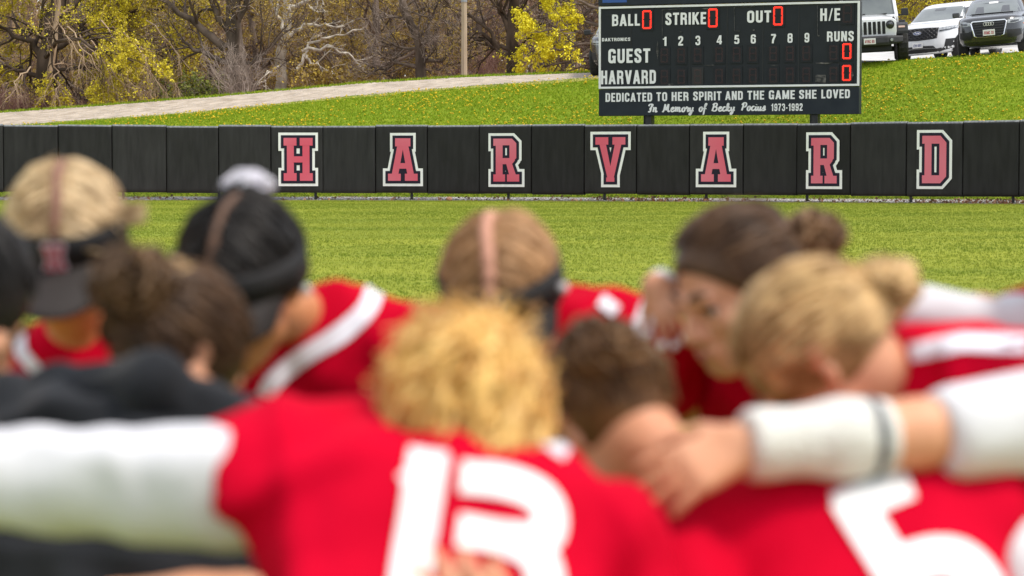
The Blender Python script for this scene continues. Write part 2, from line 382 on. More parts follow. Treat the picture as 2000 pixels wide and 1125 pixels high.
# letters as unions of convex pieces in a 60 x 84 box (red part), photo pixels
def rect(x0, y0, x1, y1): return [(x0, y0), (x1, y0), (x1, y1), (x0, y1)]
GLY = {
 'H': [rect(9, 0, 22, 84), rect(38, 0, 51, 84), rect(20, 36, 40, 48), rect(3, 0, 27, 15), rect(3, 69, 27, 84), rect(33, 0, 57, 15), rect(33, 69, 57, 84)],
 'A': [[(7, 6), (20, 6), (34, 84), (22, 84)], [(40, 6), (53, 6), (38, 84), (26, 84)], rect(18, 24, 42, 35), rect(15, 68, 45, 84), rect(1, 0, 26, 14), rect(34, 0, 59, 14)],
 'R': [rect(9, 0, 23, 84), rect(4, 0, 28, 14), rect(4, 70, 20, 84), [(12, 71), (12, 84), (42, 84), (48, 78), (48, 71)], [(12, 34), (12, 46), (48, 46), (48, 41), (42, 34)], [(37, 37), (37, 84), (42, 84), (51, 75), (51, 46), (42, 37)],
       [(30, 36), (42, 36), (52, 8), (38, 8)], rect(32, 0, 57, 14)],
 'V': [[(7, 78), (20, 78), (36, 0), (26, 0)], [(40, 78), (53, 78), (35, 0), (24, 0)], rect(1, 70, 26, 84), rect(34, 70, 59, 84), [(22, 0), (38, 0), (38, 8), (22, 8)]],
 'D': [rect(9, 0, 23, 84), rect(4, 0, 18, 14), rect(4, 70, 18, 84), [(12, 0), (12, 14), (48, 14), (48, 7), (41, 0)], [(12, 70), (12, 84), (41, 84), (48, 77), (48, 70)], [(39, 0), (39, 84), (41, 84), (53, 72), (53, 12), (41, 0)]],
}
LET = {10: ('H', 544, 259, 621, 363.5), 12: ('A', 748, 259.5, 826, 363.5), 14: ('R', 954, 260, 1024.5, 365), 16: ('V', 1153, 257, 1232, 365.5),
       18: ('A', 1359, 257, 1438.5, 365.5), 20: ('R', 1574, 258, 1645.5, 369), 22: ('D', 1790, 253.5, 1860, 369)}
for i in range(len(BOUND) - 1):
    a, b = BOUND[i], BOUND[i + 1]
    ta, ba, ya = fence_at(a); tb, bb, yb = fence_at(b)
    A0, A1, B0, B1 = P(a, ba, ya), P(a, ta, ya), P(b, bb, yb), P(b, tb, yb)
    jit = rng.normal(0, .009, 2); A1.z += jit[0]; B1.z += jit[0] + rng.normal(0, .003); A0.z += jit[1]; B0.z += jit[1]
    dirv = Vector((B0.x - A0.x, B0.y - A0.y, 0)); L = dirv.length; dirv.normalize(); nrm = Vector((dirv.y, -dirv.x, 0))   # towards the camera
    org = Vector((A0.x, A0.y, 0)) ; gap = .0025
    nu, nv = 14, 16; V = []; Fc = []; mi_ = []
    def pad_pt(u, v, bul=True):
        zb = A0.z + (B0.z - A0.z) * u; zt = A1.z + (B1.z - A1.z) * u; vv = v; z = zb + (zt - zb) * v
        e = min(u, 1 - u) * L; ev = min(v, 1 - v) * 1.6
        d = .06 * (1 - math.exp(-e / .006)) * (1 - math.exp(-ev / .014)) + .03
        d += .009 * math.sin(u * 3.1 * (1 + i % 3) + i) * math.sin(v * 3 + i * 1.7) * min(1, e / .1)
        return org + dirv * (gap + u * (L - 2 * gap)) + nrm * d + Vector((0, 0, z))
    us = [0, .006, .014, .03, .06] + [x / 10 for x in range(1, 10)] + [.94, .97, .986, .994, 1]; vs = [0, .006, .014, .03, .06] + [x / 12 for x in range(1, 12)] + [.95, .975, .988, .995, 1]
    U, W_ = len(us), len(vs)
    for u in us:
        for v in vs: V.append(pad_pt(u, v))
    Fc = [(p * W_ + q, (p + 1) * W_ + q, (p + 1) * W_ + q + 1, p * W_ + q + 1) for p in range(U - 1) for q in range(W_ - 1)]
    mi_ = [1 if q >= W_ - 4 else 0 for p in range(U - 1) for q in range(W_ - 1)]
    n0 = len(V); border = [p * W_ for p in range(U)] + [(U - 1) * W_ + q for q in range(1, W_)] + [p * W_ + W_ - 1 for p in range(U - 2, -1, -1)] + [q for q in range(W_ - 2, 0, -1)]
    for k_ in border: V.append(V[k_] - nrm * .075)
    nb = len(border)
    for k_ in range(nb):
        Fc.append((border[(k_ + 1) % nb], border[k_], n0 + k_, n0 + (k_ + 1) % nb)); mi_.append(1 if abs(V[border[k_]].z - A1.z) < .03 else 0)
    Fc.append(tuple(n0 + k_ for k_ in range(nb))); mi_.append(0)
    me = bpy.data.meshes.new("pad"); me.from_pydata(V, [], Fc)
    for p_, q_ in zip(me.polygons, mi_): p_.material_index = q_
    pad = fpart(link("pad", me, [M_PAD, M_TOPLIT], smooth=True))
    if i in LET:
        ch, x0, y0, x1, y1 = LET[i]
        pad["label"] = "pad carrying the outlined block letter " + ch
        def on_pad(px, py):
            d = ray(px, py); pl = org + nrm * .105; t = (pl - Vector((0, 0, CAMZ))).dot(nrm) / d.dot(nrm); q = Vector((0, 0, CAMZ)) + d * t
            return (q - org).dot(dirv), q.z
        c0 = on_pad(x0, y1); c1 = on_pad(x1, y0); Wd, Hd = c1[0] - c0[0], c1[1] - c0[1]
        xsn = [p[0] for g_ in GLY[ch] for p in g_]; x_lo, x_hi = min(xsn), max(xsn); o1 = .125
        sx = (Wd - 2 * o1) / (x_hi - x_lo); sy = (Hd - 2 * o1) / 84
        mb = MB()
        for li, (off, m_) in enumerate([(o1, 0), (.064, 1), (0, 2)]):
            for k_, pc in enumerate(GLY[ch]):
                pl = [((p[0] - x_lo) * sx, p[1] * sy) for p in pc]; pl = convex_offset(pl, off) if off else pl
                d = .105 + li * .005 + k_ * .0006
                mb.add([org + dirv * (c0[0] + o1 + p[0]) + nrm * d + Vector((0, 0, c0[1] + o1 + p[1])) for p in pl], [tuple(range(len(pl)))], m_)
        lo_ = mb.build("letter", [M_WHT, M_NAVY, M_RED], recalc=False); lo_.parent = pad
# posts, rails and the chain link the pads hang on
for k_, px in enumerate([-520, -325, -135, 52, 240, 428, 616, 804, 993, 1181, 1380, 1577, 1780, 1980, 2186, 2400]):
    t_, b_, y_ = fence_at(px); q = P(px, 385, y_); zt = P(px, t_, y_).z
    mb = MB(); mb.tube([(q.x, y_ + .06, GZ - .3), (q.x, y_ + .06, zt - .06)], .034, 10); mb.tube([(q.x, y_ + .06, GZ - .05), (q.x, y_ + .06, GZ + .03)], .055, 10)
    fpart(smooth_by_angle(mb.build("post", M_BLK)))
mb = MB(); nodes = []
for px in range(-520, 2450, 40):
    t_, b_, y_ = fence_at(px); q = P(px, b_, y_); nodes.append(Vector((q.x, y_ + .02, GZ)))
mb.tube([n_ + Vector((0, .05, 1.5)) for n_ in nodes], .022, 8); mb.tube([n_ + Vector((0, .0, .018)) for n_ in nodes], .008, 6)
fpart(smooth_by_angle(mb.build("rail", M_BLK)))
Ltot = 0; cum = [0]
for a, b in zip(nodes[:-1], nodes[1:]): cum.append(cum[-1] + (b - a).length)
nodesa = np.array([[n_.x, n_.y, n_.z] for n_ in nodes]); S_ = np.arange(.1, cum[-1] - .4, .062); hh = .34
def along(s): return np.stack([np.interp(s, cum, nodesa[:, k]) for k in range(3)], -1)
polys = []
for sgn in (1, -1):
    zs = np.linspace(0, hh, 2); p0 = along(S_ if sgn > 0 else S_ + hh); p1 = along(S_ + hh if sgn > 0 else S_)
    polys.append(np.stack([p0 + [0, .004 * sgn, .02], p1 + [0, .004 * sgn, .02 + hh]], 1))
pp = np.concatenate(polys); V, Q = tubes(pp, np.full(pp.shape[:2], .0022), 4)
fpart(link("chain_link", np_mesh("chain_link", V, [Q]), M_CHAIN))
# a brown clod of leaves stuck at the fence foot
mb = MB(); bm = bmesh.new(); bmesh.ops.create_icosphere(bm, subdivisions=3, radius=.07)
for v_ in bm.verts: v_.co = Vector((v_.co.x * 1.0, v_.co.y * .8, v_.co.z * .7)) * (1 + .25 * math.sin(v_.co.x * 90) * math.cos(v_.co.z * 70 + v_.co.y * 50))
me = bpy.data.meshes.new("dirt_clod"); bm.to_mesh(me); bm.free()
q = P(877, 388, 56.4); o = link("dirt_clod", me, M_CLAY, smooth=True); o.location = (q.x, 56.4, GZ + .045); tag(o, "small brown clod of earth lying under the fence", "clod")
# ---------------------------------------------------------------- scoreboard
M_BRD = mat("board_black", (.011, .014, .018), .45, (.017, .021, .026), 2.5, 7, .1, 80, ramp=(.3, .8), spec=.25)
M_BRD2 = mat("board_slate", (.013, .018, .026), .5, (.019, .025, .033), 3, 6, spec=.25)
M_WORN = mat("worn_board", (.022, .023, .024), .8, (.24, .22, .20), 7, 6, ramp=(.44, .8), stretch=(1, 1, 1.6))
M_BWHT = mat("board_white", (.80, .80, .80), .55, (.70, .71, .72), 5, 5, ramp=(.5, .8))
M_LED = mat("lit_led", (.8, .02, .01), .4, emit=(1, .03, .012), estr=1.3)
M_LEDF = mat("lit_led_halo", (.10, .008, .008), .5)
M_DIM = mat("unlit_led", (.085, .032, .030), .5)
M_DPAN = mat("display_panel", (.014, .0165, .020), .55, (.019, .022, .026), 5, spec=.2)
M_DPAN2 = mat("replaced_panel", (.009, .009, .010), .5)
BL, BR = P(1169.4, 228, 59.3), P(1677.6, 221.5, 57.1)
bu = Vector((BR.x - BL.x, BR.y - BL.y, 0)); BW = bu.length; bu.normalize(); bn = Vector((bu.y, -bu.x, 0))
b_ang = math.atan2(bu.y, bu.x)
zb0 = (BL.z + BR.z) / 2
sb = empty("scoreboard", (BL.x, BL.y, zb0), (0, 0, b_ang))
tag(sb, "large dark scoreboard on two posts with red digits and white lettering standing behind the fence", "scoreboard")
def ob(px, py, off=0):
    """photo pixel -> (u,v) on the face of the board"""
    d = ray(px, py); c = Vector((0, 0, CAMZ)); pl = Vector((BL.x, BL.y, 0)); t = (pl - c).dot(bn) / d.dot(bn); q = c + d * t
    return (q - pl).dot(bu), q.z - zb0
def crop(x, y): return 1140 + x / 3.5714, y / 3.5714
def obc(x, y): return ob(*crop(x, y))
dep = .28
v_bot = 0.0; v_mid = obc(1000, 612)[1]; v_ftop = obc(1000, 26)[1]; v_top = v_ftop + .95
mb = MB(); mb.box((BW / 2, dep / 2 + .012, (v_mid + v_ftop) / 2), (BW, dep - .02, v_ftop - v_mid))
# faint seams between the cabinet sections
cab = mb.build("cabinet", M_BRD, sb, bevel=.006)
for cxs in (330, 742, 1000, 1250, 1500, 1780): 
    u = obc(cxs, 300)[0]; smb = MB(); smb.box((u, 0.0125, (v_mid + v_ftop) / 2), (.012, .004, v_ftop - v_mid - .06)); smb.build("seam", M_BLK, cab)
mb = MB(); mb.box((BW / 2, dep / 2 + .002, v_mid / 2 - .004), (BW, dep, v_mid - .012)); mb.build("dedication_panel", M_BRD2, sb, bevel=.006)
mb = MB(); mb.box((BW / 2, dep / 2 - .01, (v_top + v_ftop) / 2 + .012), (BW + .02, dep + .02, v_top - v_ftop - .02)); hd = mb.build("header_panel", M_BRD2, sb, bevel=.006)
# white rim round the score area
ft = .048
mb = MB(); v0, v1 = v_mid + .01, v_ftop - .004
mb.box((BW / 2, .0, v1 - ft / 2), (BW, .03, ft)); mb.box((BW / 2, .0, v0 + ft / 2), (BW, .03, ft))
mb.box((ft / 2, .0, (v0 + v1) / 2), (ft, .03, v1 - v0 - 2 * ft)); mb.box((BW - ft / 2, .0, (v0 + v1) / 2), (ft, .03, v1 - v0 - 2 * ft))
mb.build("rim", M_BWHT, sb)
# worn patches
def patch_blob(u, v, w_, h_, seed):
    r = random.Random(seed)
    if seed == 0: return [(u + w_ * max(-.8, min(.8, 1.15 * math.cos(a))) * r.uniform(.95, 1.05), v + h_ * max(-.8, min(.8, 1.15 * math.sin(a))) * r.uniform(.9, 1.1)) for a in [i * math.pi / 9 for i in range(18)]]
    pts = [(u + w_ * math.cos(a) * r.uniform(.7, 1.1), v + h_ * math.sin(a) * r.uniform(.6, 1.1)) for a in [i * math.pi / 9 for i in range(18)]]
    return pts
for k_, (x_, y_, w_, h_) in enumerate([(1652, 548, 46, 32), (525, 603, 85, 12), (610, 590, 22, 14), (1075, 215, 22, 8), (680, 222, 9, 7), (1185, 210, 8, 6), (1640, 250, 8, 4), (880, 455, 40, 6), (1830, 590, 60, 8), (200, 610, 90, 6), (180, 105, 30, 3), (1680, 440, 60, 6), (870, 60, 70, 5), (1330, 30, 70, 4), (1330, 455, 30, 5), (515, 350, 8, 60), (1870, 520, 14, 25)]):
    u, v = obc(x_, y_); pts = patch_blob(u, v, w_ / 3.57 / 80, h_ / 3.57 / 80, k_); wm = MB(); wm.add([(p[0], -.0005 - k_ * .0004, p[1]) for p in pts], [tuple(range(18))]); wm.build("worn_patch", M_WORN, cab)
for (xa, ya, xb, yb) in [(545, 70, 690, 62), (548, 70, 548, 250), (1050, 50, 1195, 46), (1050, 50, 1052, 215), (1628, 38, 1778, 28), (1630, 38, 1632, 250)]:
    a = obc(xa, ya); b = obc(xb, yb); lm = MB(); lm.tube([(a[0], -.002, a[1]), (b[0], -.002, b[1])], .006, 4); lm.build("old_outline", mat("old_paint", (.12, .12, .12), .8, (.02, .02, .02), 14, 6), cab)
# lettering: a condensed bold sans drawn from broad strokes (box 0..w by 0..1, stroke .2)
T_ = .1
SANS = {  # width, strokes: (points, corner radius, closed)
 'A': (.62, [([(.09, 0), (.31, 1)], 0, 0), ([(.53, 0), (.31, 1)], 0, 0), ([(.2, .27), (.42, .27)], 0, 0, .08)]),
 'B': (.56, [([(.1, 0), (.1, 1)], 0, 0), ([(.1, .9), (.46, .9), (.46, .53), (.1, .53)], .14, 0, .085), ([(.1, .53), (.47, .53), (.47, .1), (.1, .1)], .15, 0, .085)]),
 'C': (.56, [([(.46, .64), (.46, .91), (.1, .91), (.1, .09), (.46, .09), (.46, .36)], .17, 0)]),
 'D': (.56, [([(.1, 0), (.1, 1)], 0, 0), ([(.1, .9), (.46, .9), (.46, .1), (.1, .1)], .17, 0)]),
 'E': (.48, [([(.1, 0), (.1, 1)], 0, 0), ([(.1, .91), (.48, .91)], 0, 0, .09), ([(.1, .52), (.44, .52)], 0, 0, .085), ([(.1, .09), (.48, .09)], 0, 0, .09)]),
 'G': (.58, [([(.47, .68), (.47, .91), (.1, .91), (.1, .09), (.42, .09), (.48, .45)], .16, 0), ([(.3, .45), (.58, .45)], 0, 0, .075), ([(.5, .5), (.5, 0)], 0, 0, .07)]),
 'H': (.56, [([(.1, 0), (.1, 1)], 0, 0), ([(.46, 0), (.46, 1)], 0, 0), ([(.1, .53), (.46, .53)], 0, 0, .09)]),
 'I': (.2, [([(.1, 0), (.1, 1)], 0, 0)]),
 'K': (.6, [([(.1, 0), (.1, 1)], 0, 0), ([(.12, .38), (.5, 1.0)], 0, 0), ([(.26, .58), (.52, 0)], 0, 0)]),
 'L': (.46, [([(.1, 0), (.1, 1)], 0, 0), ([(.1, .09), (.46, .09)], 0, 0, .09)]),
 'M': (.74, [([(.1, 0), (.1, 1)], 0, 0), ([(.64, 0), (.64, 1)], 0, 0), ([(.12, 1), (.37, .05)], 0, 0, .09), ([(.62, 1), (.37, .05)], 0, 0, .09)]),
 'N': (.58, [([(.1, 0), (.1, 1)], 0, 0), ([(.48, 0), (.48, 1)], 0, 0), ([(.12, 1), (.46, 0)], 0, 0, .09)]),
 'O': (.58, [([(.1, .5), (.1, .91), (.48, .91), (.48, .09), (.1, .09), (.1, .5)], .17, 0)]),
 'P': (.54, [([(.1, 0), (.1, 1)], 0, 0), ([(.1, .9), (.45, .9), (.45, .45), (.1, .45)], .15, 0, .09)]),
 'R': (.58, [([(.1, 0), (.1, 1)], 0, 0), ([(.1, .9), (.46, .9), (.46, .5), (.1, .5)], .14, 0, .09), ([(.3, .5), (.46, .42), (.47, .1), (.5, 0)], .08, 0, .095)]),
 'S': (.54, [([(.44, .68), (.44, .91), (.1, .91), (.1, .62), (.44, .42), (.44, .09), (.1, .09), (.1, .34)], .15, 0)]),
 'T': (.54, [([(.27, 0), (.27, 1)], 0, 0), ([(0, .91), (.54, .91)], 0, 0, .09)]),
 'U': (.56, [([(.1, 1), (.1, .09), (.46, .09), (.46, 1)], .17, 0)]),
 'V': (.6, [([(.09, 1), (.3, 0)], 0, 0), ([(.51, 1), (.3, 0)], 0, 0)]),
 'Y': (.6, [([(.09, 1), (.3, .42)], 0, 0), ([(.51, 1), (.3, .42)], 0, 0), ([(.3, .45), (.3, 0)], 0, 0)]),
 'Z': (.52, [([(0, .91), (.52, .91)], 0, 0, .09), ([(.42, .9), (.1, .1)], 0, 0), ([(0, .09), (.52, .09)], 0, 0, .09)]),
 'W': (.8, [([(.09, 1), (.24, 0)], 0, 0, .085), ([(.4, .9), (.24, 0)], 0, 0, .075), ([(.4, .9), (.56, 0)], 0, 0, .075), ([(.71, 1), (.56, 0)], 0, 0, .085)]),
 ' ': (.3, []),
 '/': (.36, [([(.06, 0), (.3, 1)], 0, 0, .055)]),
 '-': (.3, [([(.02, .4), (.28, .4)], 0, 0, .08)]),
 '1': (.4, [([(.26, 0), (.26, 1)], 0, 0), ([(.0, .74), (.16, .76), (.24, .98)], .05, 0, .06)]),
 '2': (.52, [([(.09, .66), (.09, .91), (.43, .91), (.43, .6), (.1, .2), (.1, .08)], .15, 0), ([(.0, .09), (.52, .09)], 0, 0, .09)]),
 '3': (.52, [([(.09, .7), (.09, .91), (.42, .91), (.42, .54), (.2, .54)], .14, 0, .09), ([(.2, .53), (.43, .53), (.43, .09), (.09, .09), (.09, .32)], .14, 0, .09)]),
 '4': (.54, [([(.38, 0), (.38, 1)], 0, 0), ([(.34, .98), (.06, .3)], 0, 0, .07), ([(0, .26), (.54, .26)], 0, 0, .08)]),
 '5': (.52, [([(.46, .91), (.14, .91), (.11, .48)], 0, 0, .09), ([(.11, .5), (.22, .6), (.42, .6), (.42, .09), (.09, .09), (.09, .28)], .13, 0, .09)]),
 '6': (.54, [([(.44, .7), (.44, .91), (.1, .91), (.1, .09), (.44, .09), (.44, .56), (.14, .56)], .14, 0, .09)]),
 '7': (.5, [([(.0, .91), (.46, .91)], 0, 0, .09), ([(.42, .9), (.2, .35), (.17, 0)], .1, 0)]),
 '8': (.54, [([(.27, .53), (.1, .53), (.1, .92), (.44, .92), (.44, .53), (.27, .53)], .12, 0, .09), ([(.27, .53), (.09, .53), (.09, .08), (.45, .08), (.45, .53), (.27, .53)], .13, 0, .09)]),
 '9': (.54, [([(.1, .3), (.1, .09), (.44, .09), (.44, .91), (.1, .91), (.1, .44), (.4, .44)], .14, 0, .09)]),
}
def round_path(pts, r):
    if not r: return list(pts)
    out = [pts[0]]
    for i in range(1, len(pts) - 1):
        p, a, b = Vector(pts[i]), Vector(pts[i - 1]), Vector(pts[i + 1]); la, lb = (a - p).length, (b - p).length
        ra, rb = min(r, la * .5), min(r, lb * .5); s0, s1 = p + (a - p).normalized() * ra, p + (b - p).normalized() * rb
        for k in range(6):
            t = k / 5; q = s0 * (1 - t) ** 2 + p * 2 * t * (1 - t) + s1 * t * t; out.append((q.x, q.y))
    out.append(pts[-1]); return out
def band(path, hw):
    """strip of half width hw along a 2D path with mitred joints -> list of (left,right)"""
    n = len(path); L = []
    for i in range(n):
        p = Vector(path[i]); e0 = (p - Vector(path[i - 1])) if i else None; e1 = (Vector(path[i + 1]) - p) if i < n - 1 else None
        if e0 is not None and e0.length < 1e-6: e0 = None
        if e1 is not None and e1.length < 1e-6: e1 = None
        if e0 is None and e1 is None: e0 = Vector((1, 0))
        d0 = (e0 or e1).normalized(); d1 = (e1 or e0).normalized(); n0 = Vector((-d0.y, d0.x)); n1 = Vector((-d1.y, d1.x)); m = n0 + n1
        m = m / max(m.length_squared / 2, .5) ; L.append((p + m * hw, p - m * hw))
    return L
# (generic: draws in the x-z plane)
def glyphs(mb, s, u0, v0, u1, v1, y=-.004, gap=.13, dz=.0004):
    tot = sum(SANS[c][0] for c in s) + gap * (len(s) - 1); su = (u1 - u0) / tot; sv = v1 - v0; pen = 0; n_ = 0
    for c in s:
        wd, strokes = SANS[c]
        for st in strokes:
            hw = st[3] if len(st) > 3 else T_
            diag = len(st[0]) == 2 and abs(st[0][0][0] - st[0][1][0]) > .05 and abs(st[0][0][1] - st[0][1][1]) > .4
            if diag:    # diagonals end flat on the base and cap lines
                (xa, ya), (xb, yb) = st[0]; LR = [((xa - hw * 1.05, ya), (xa + hw * 1.05, ya)), ((xb - hw * 1.05, yb), (xb + hw * 1.05, yb))]
            else: LR = band(round_path(st[0], st[1]), hw)
            n_ += 1; V = []
            for l_, r2 in LR:
                for q in (l_, r2): V.append((u0 + (pen + q[0]) * su, y - dz * n_, v0 + q[1] * sv))
            mb.add(V, [(2 * i, 2 * i + 2, 2 * i + 3, 2 * i + 1) for i in range(len(LR) - 1)])
        pen += wd + gap
def word(s, x0, y0, x1, y1, parent=sb, y=-.004, gap=.13, name="lettering"):
    xm = (x0 + x1) / 2; a = obc(x0, y1); b = obc(x1, y0); mb = MB()
    glyphs(mb, s, a[0], obc(xm, y1)[1], b[0], obc(xm, y0)[1], y, gap)
    return mb.build(name, M_BWHT, parent, recalc=False)
for s, x0, y0, x1, y1 in [("BALL", 198, 99, 393, 181), ("STRIKE", 570, 87, 855, 172), ("OUT", 1140, 74, 1308, 157), ("H/E", 1650, 58, 1790, 145), ("RUNS", 1697, 218, 1885, 288),
                          ("GUEST", 172, 340, 465, 439), ("HARVARD", 121, 490, 505, 586), ("1", 553, 257, 581, 320), ("2", 660, 252, 694, 318), ("3", 780, 249, 814, 316), ("4", 928, 246, 965, 309),
                          ("5", 1050, 244, 1087, 307), ("6", 1165, 240, 1202, 304), ("7", 1307, 237, 1343, 302), ("8", 1422, 233, 1458, 298), ("9", 1540, 229, 1575, 296)]:
    word(s, x0, y0, x1, y1)
word("DAKTRONICS", 128, 264, 326, 287, gap=.16)
for s, x0, x1 in [("DEDICATED", 153, 479), ("TO", 508, 583), ("HER", 614, 733), ("SPIRIT", 764, 962), ("AND", 988, 1111), ("THE", 1142, 1260), ("GAME", 1292, 1474), ("SHE", 1503, 1625), ("LOVED", 1658, 1858)]:
    f = (x0 + x1) / 2; yt = 650 - (f - 153) / 1705 * 28; word(s, x0, yt, x1, yt + 62, y=-.008)
word("1973-1992", 1308, 722, 1528, 774, y=-.008)
# brush script line: one hand-drawn stroke list per character (box 0..1 x-height, ascender 1.8)
SCR = {
 'I': (1.0, [[(.1, 1.35), (.25, 1.7), (.6, 1.8), (.9, 1.65), (.75, 1.2), (.45, .75), (.6, .3), (.4, 0), (.1, .1)], [(.75, 1.7), (.55, .2)]]),
 'n': (1.0, [[(.1, .9), (.2, 1), (.15, 0)], [(.18, .5), (.45, .95), (.65, .9), (.6, .15), (.75, 0), (.95, .25)]]),
 'M': (1.7, [[(.0, .1), (.2, .0), (.35, .5), (.45, 1.75)], [(.45, 1.75), (.75, .3)], [(.75, .3), (1.15, 1.75)], [(1.15, 1.75), (1.2, .3), (1.35, 0), (1.6, .2)]]),
 'e': (.85, [[(.1, .45), (.5, .6), (.65, .85), (.45, 1), (.2, .75), (.15, .3), (.35, 0), (.6, .05), (.85, .3)]]),
 'm': (1.45, [[(.1, .9), (.2, 1), (.15, 0)], [(.18, .5), (.45, .95), (.6, .85), (.55, 0)], [(.58, .5), (.85, .95), (1.02, .85), (1.0, .15), (1.15, 0), (1.35, .25)]]),
 'o': (.9, [[(.5, 1), (.2, .8), (.12, .35), (.3, 0), (.55, .05), (.7, .45), (.6, .9), (.45, 1), (.6, .8), (.9, .75)]]),
 'r': (.75, [[(.0, .6), (.15, 1.1), (.3, .85), (.55, .85), (.42, .3), (.5, 0), (.75, .25)]]),
 'y': (.95, [[(.1, .95), (.15, .3), (.35, .05), (.6, .4)], [(.7, 1), (.6, .2), (.45, -.5), (.2, -.75), (.1, -.5), (.4, -.1), (.9, .3)]]),
 'f': (.8, [[(.1, .5), (.45, 1.2), (.6, 1.7), (.45, 1.8), (.3, 1.3), (.25, .1), (.2, -.6), (.05, -.6)], [(.1, .6), (.7, .65)]]),
 'B': (1.3, [[(.35, 1.7), (.25, .8), (.1, 0)], [(.1, 1.4), (.4, 1.75), (.85, 1.75), (.95, 1.4), (.75, 1.05), (.4, .95)], [(.5, .95), (.95, .85), (1.0, .35), (.7, .02), (.3, .05)]]),
 'c': (.8, [[(.6, .8), (.45, 1), (.2, .75), (.13, .3), (.35, 0), (.6, .1), (.8, .3)]]),
 'k': (.95, [[(.15, .4), (.4, 1.4), (.35, 1.75), (.2, 1.5), (.15, 0)], [(.18, .5), (.5, .95), (.6, .8), (.3, .5), (.55, .1), (.7, 0), (.95, .25)]]),
 'P': (1.2, [[(.4, 1.7), (.3, .8), (.15, 0)], [(.05, 1.3), (.4, 1.75), (.85, 1.75), (1.0, 1.35), (.8, .9), (.35, .8)]]),
 'i': (.55, [[(.2, .95), (.15, .3), (.25, 0), (.55, .25)], [(.24, 1.3), (.28, 1.4)]]),
 'u': (1.0, [[(.12, .95), (.12, .25), (.3, 0), (.55, .3), (.65, .95)], [(.65, .95), (.62, .2), (.75, 0), (1.0, .25)]]),
 's': (.8, [[(.1, .3), (.45, 1.05), (.55, .6), (.5, .1), (.3, 0), (.1, .12)], [(.45, .05), (.8, .3)]]),
}
def script_word(s, x0, x1, ybase, xh, parent):
    tot = sum(SCR[c][0] for c in s); mb = MB(); pen = 0; n_ = 0
    a = obc(x0, ybase); b = obc(x1, ybase); vx = obc(x0, ybase - xh)[1] - a[1]; su = (b[0] - a[0]) / tot
    for c in s:
        adv, strokes = SCR[c]
        for st in strokes:
            P2 = [(a[0] + (pen + p[0]) * su + .22 * p[1] * vx * .6, a[1] + (b[1] - a[1]) * pen / tot + p[1] * vx) for p in st]
            # Catmull-Rom smoothing
            Q2 = []
            for i in range(len(P2) - 1):
                p0, p1, p2, p3 = P2[max(i - 1, 0)], P2[i], P2[i + 1], P2[min(i + 2, len(P2) - 1)]
                for t in (0, .25, .5, .75):
                    Q2.append(tuple(.5 * ((2 * p1[k]) + (p2[k] - p0[k]) * t + (2 * p0[k] - 5 * p1[k] + 4 * p2[k] - p3[k]) * t * t + (3 * p1[k] - p0[k] - 3 * p2[k] + p3[k]) * t ** 3) for k in (0, 1)))
            Q2.append(P2[-1]); hw = .0175; V = []; n_ += 1
            for i, q in enumerate(Q2):
                p, nx2 = Q2[max(i - 1, 0)], Q2[min(i + 1, len(Q2) - 1)]; tx, ty = nx2[0] - p[0], nx2[1] - p[1]; L = math.hypot(tx, ty) or 1
                wv = hw * (.75 + .45 * abs(ty / L)); V += [(q[0] - ty / L * wv, -.006 - .0004 * n_, q[1] + tx / L * wv), (q[0] + ty / L * wv, -.006 - .0004 * n_, q[1] - tx / L * wv)]
            mb.add(V, [(2 * i, 2 * i + 2, 2 * i + 3, 2 * i + 1) for i in range(len(Q2) - 1)])
        pen += adv
    mb.build("lettering", M_BWHT, parent, recalc=False)
for s, x0, x1, yb in [("In", 446, 514, 781), ("Memory", 548, 768, 779), ("of", 802, 858, 777), ("Becky", 893, 1055, 775), ("Pocius", 1098, 1270, 771)]:
    script_word(s, x0, x1, yb, 30, sb)
# seven segment digits made of led dots
def digit(xc, yc, wpx, hpx, lit, panel=True, dark=False):
    u, v = obc(xc, yc); s = 1 / (3.5714 * 81); W2, H2 = wpx * s / 2, hpx * s / 2
    mb = MB(); mb.box((u, .009, v), (W2 * 2 + .11, .016, H2 * 2 + .11)); d = mb.build("digit", M_DPAN2 if dark else M_DPAN, sb, bevel=.003)
    mb = MB(); ch = .22 * W2; segs = {'a': [(-W2 + ch, H2), (W2 - ch, H2)], 'b': [(W2, H2 - ch), (W2, ch * .6)], 'c': [(W2, -ch * .6), (W2, -H2 + ch)], 'd': [(-W2 + ch, -H2), (W2 - ch, -H2)],
           'e': [(-W2, -ch * .6), (-W2, -H2 + ch)], 'f': [(-W2, H2 - ch), (-W2, ch * .6)], 'g': [(-W2 + ch, 0), (W2 - ch, 0)]}
    use = 'abcdef' if lit else 'abcdefg'
    rd = .0112 if lit else .008
    for kx in use:
        (ax, ay), (bx, by) = segs[kx]; L = math.hypot(bx - ax, by - ay); n = max(3, int(L / .027)); inx, iny = (0, -1) if kx == 'a' else (0, 1) if kx == 'd' else (-1, 0) if kx in 'bc' else (1, 0) if kx in 'ef' else (0, 1)
        for row in (0, 1):
            for i in range(n + 1 - row):
                t = (i + .5 * row) / n; px_, pz_ = ax + (bx - ax) * t + inx * row * .022, ay + (by - ay) * t + iny * row * .022
                V = [(u + px_ + rd * math.cos(q), -.006, v + pz_ + rd * math.sin(q)) for q in [j * math.pi / 3 for j in range(6)]] + [(u + px_, -.012, v + pz_)]
                mb.add(V, [(j, (j + 1) % 6, 6) for j in range(6)])
    mb.build("lit_segments" if lit else "unlit_segments", M_LED if lit else M_DIM, d, recalc=False)
digit(441, 137, 62, 124, True); digit(901, 125, 62, 124, True); digit(1356, 111, 62, 124, True)
digit(1836, 357, 56, 102, True); digit(1834, 509, 56, 102, True); digit(1840, 95, 60, 118, False)
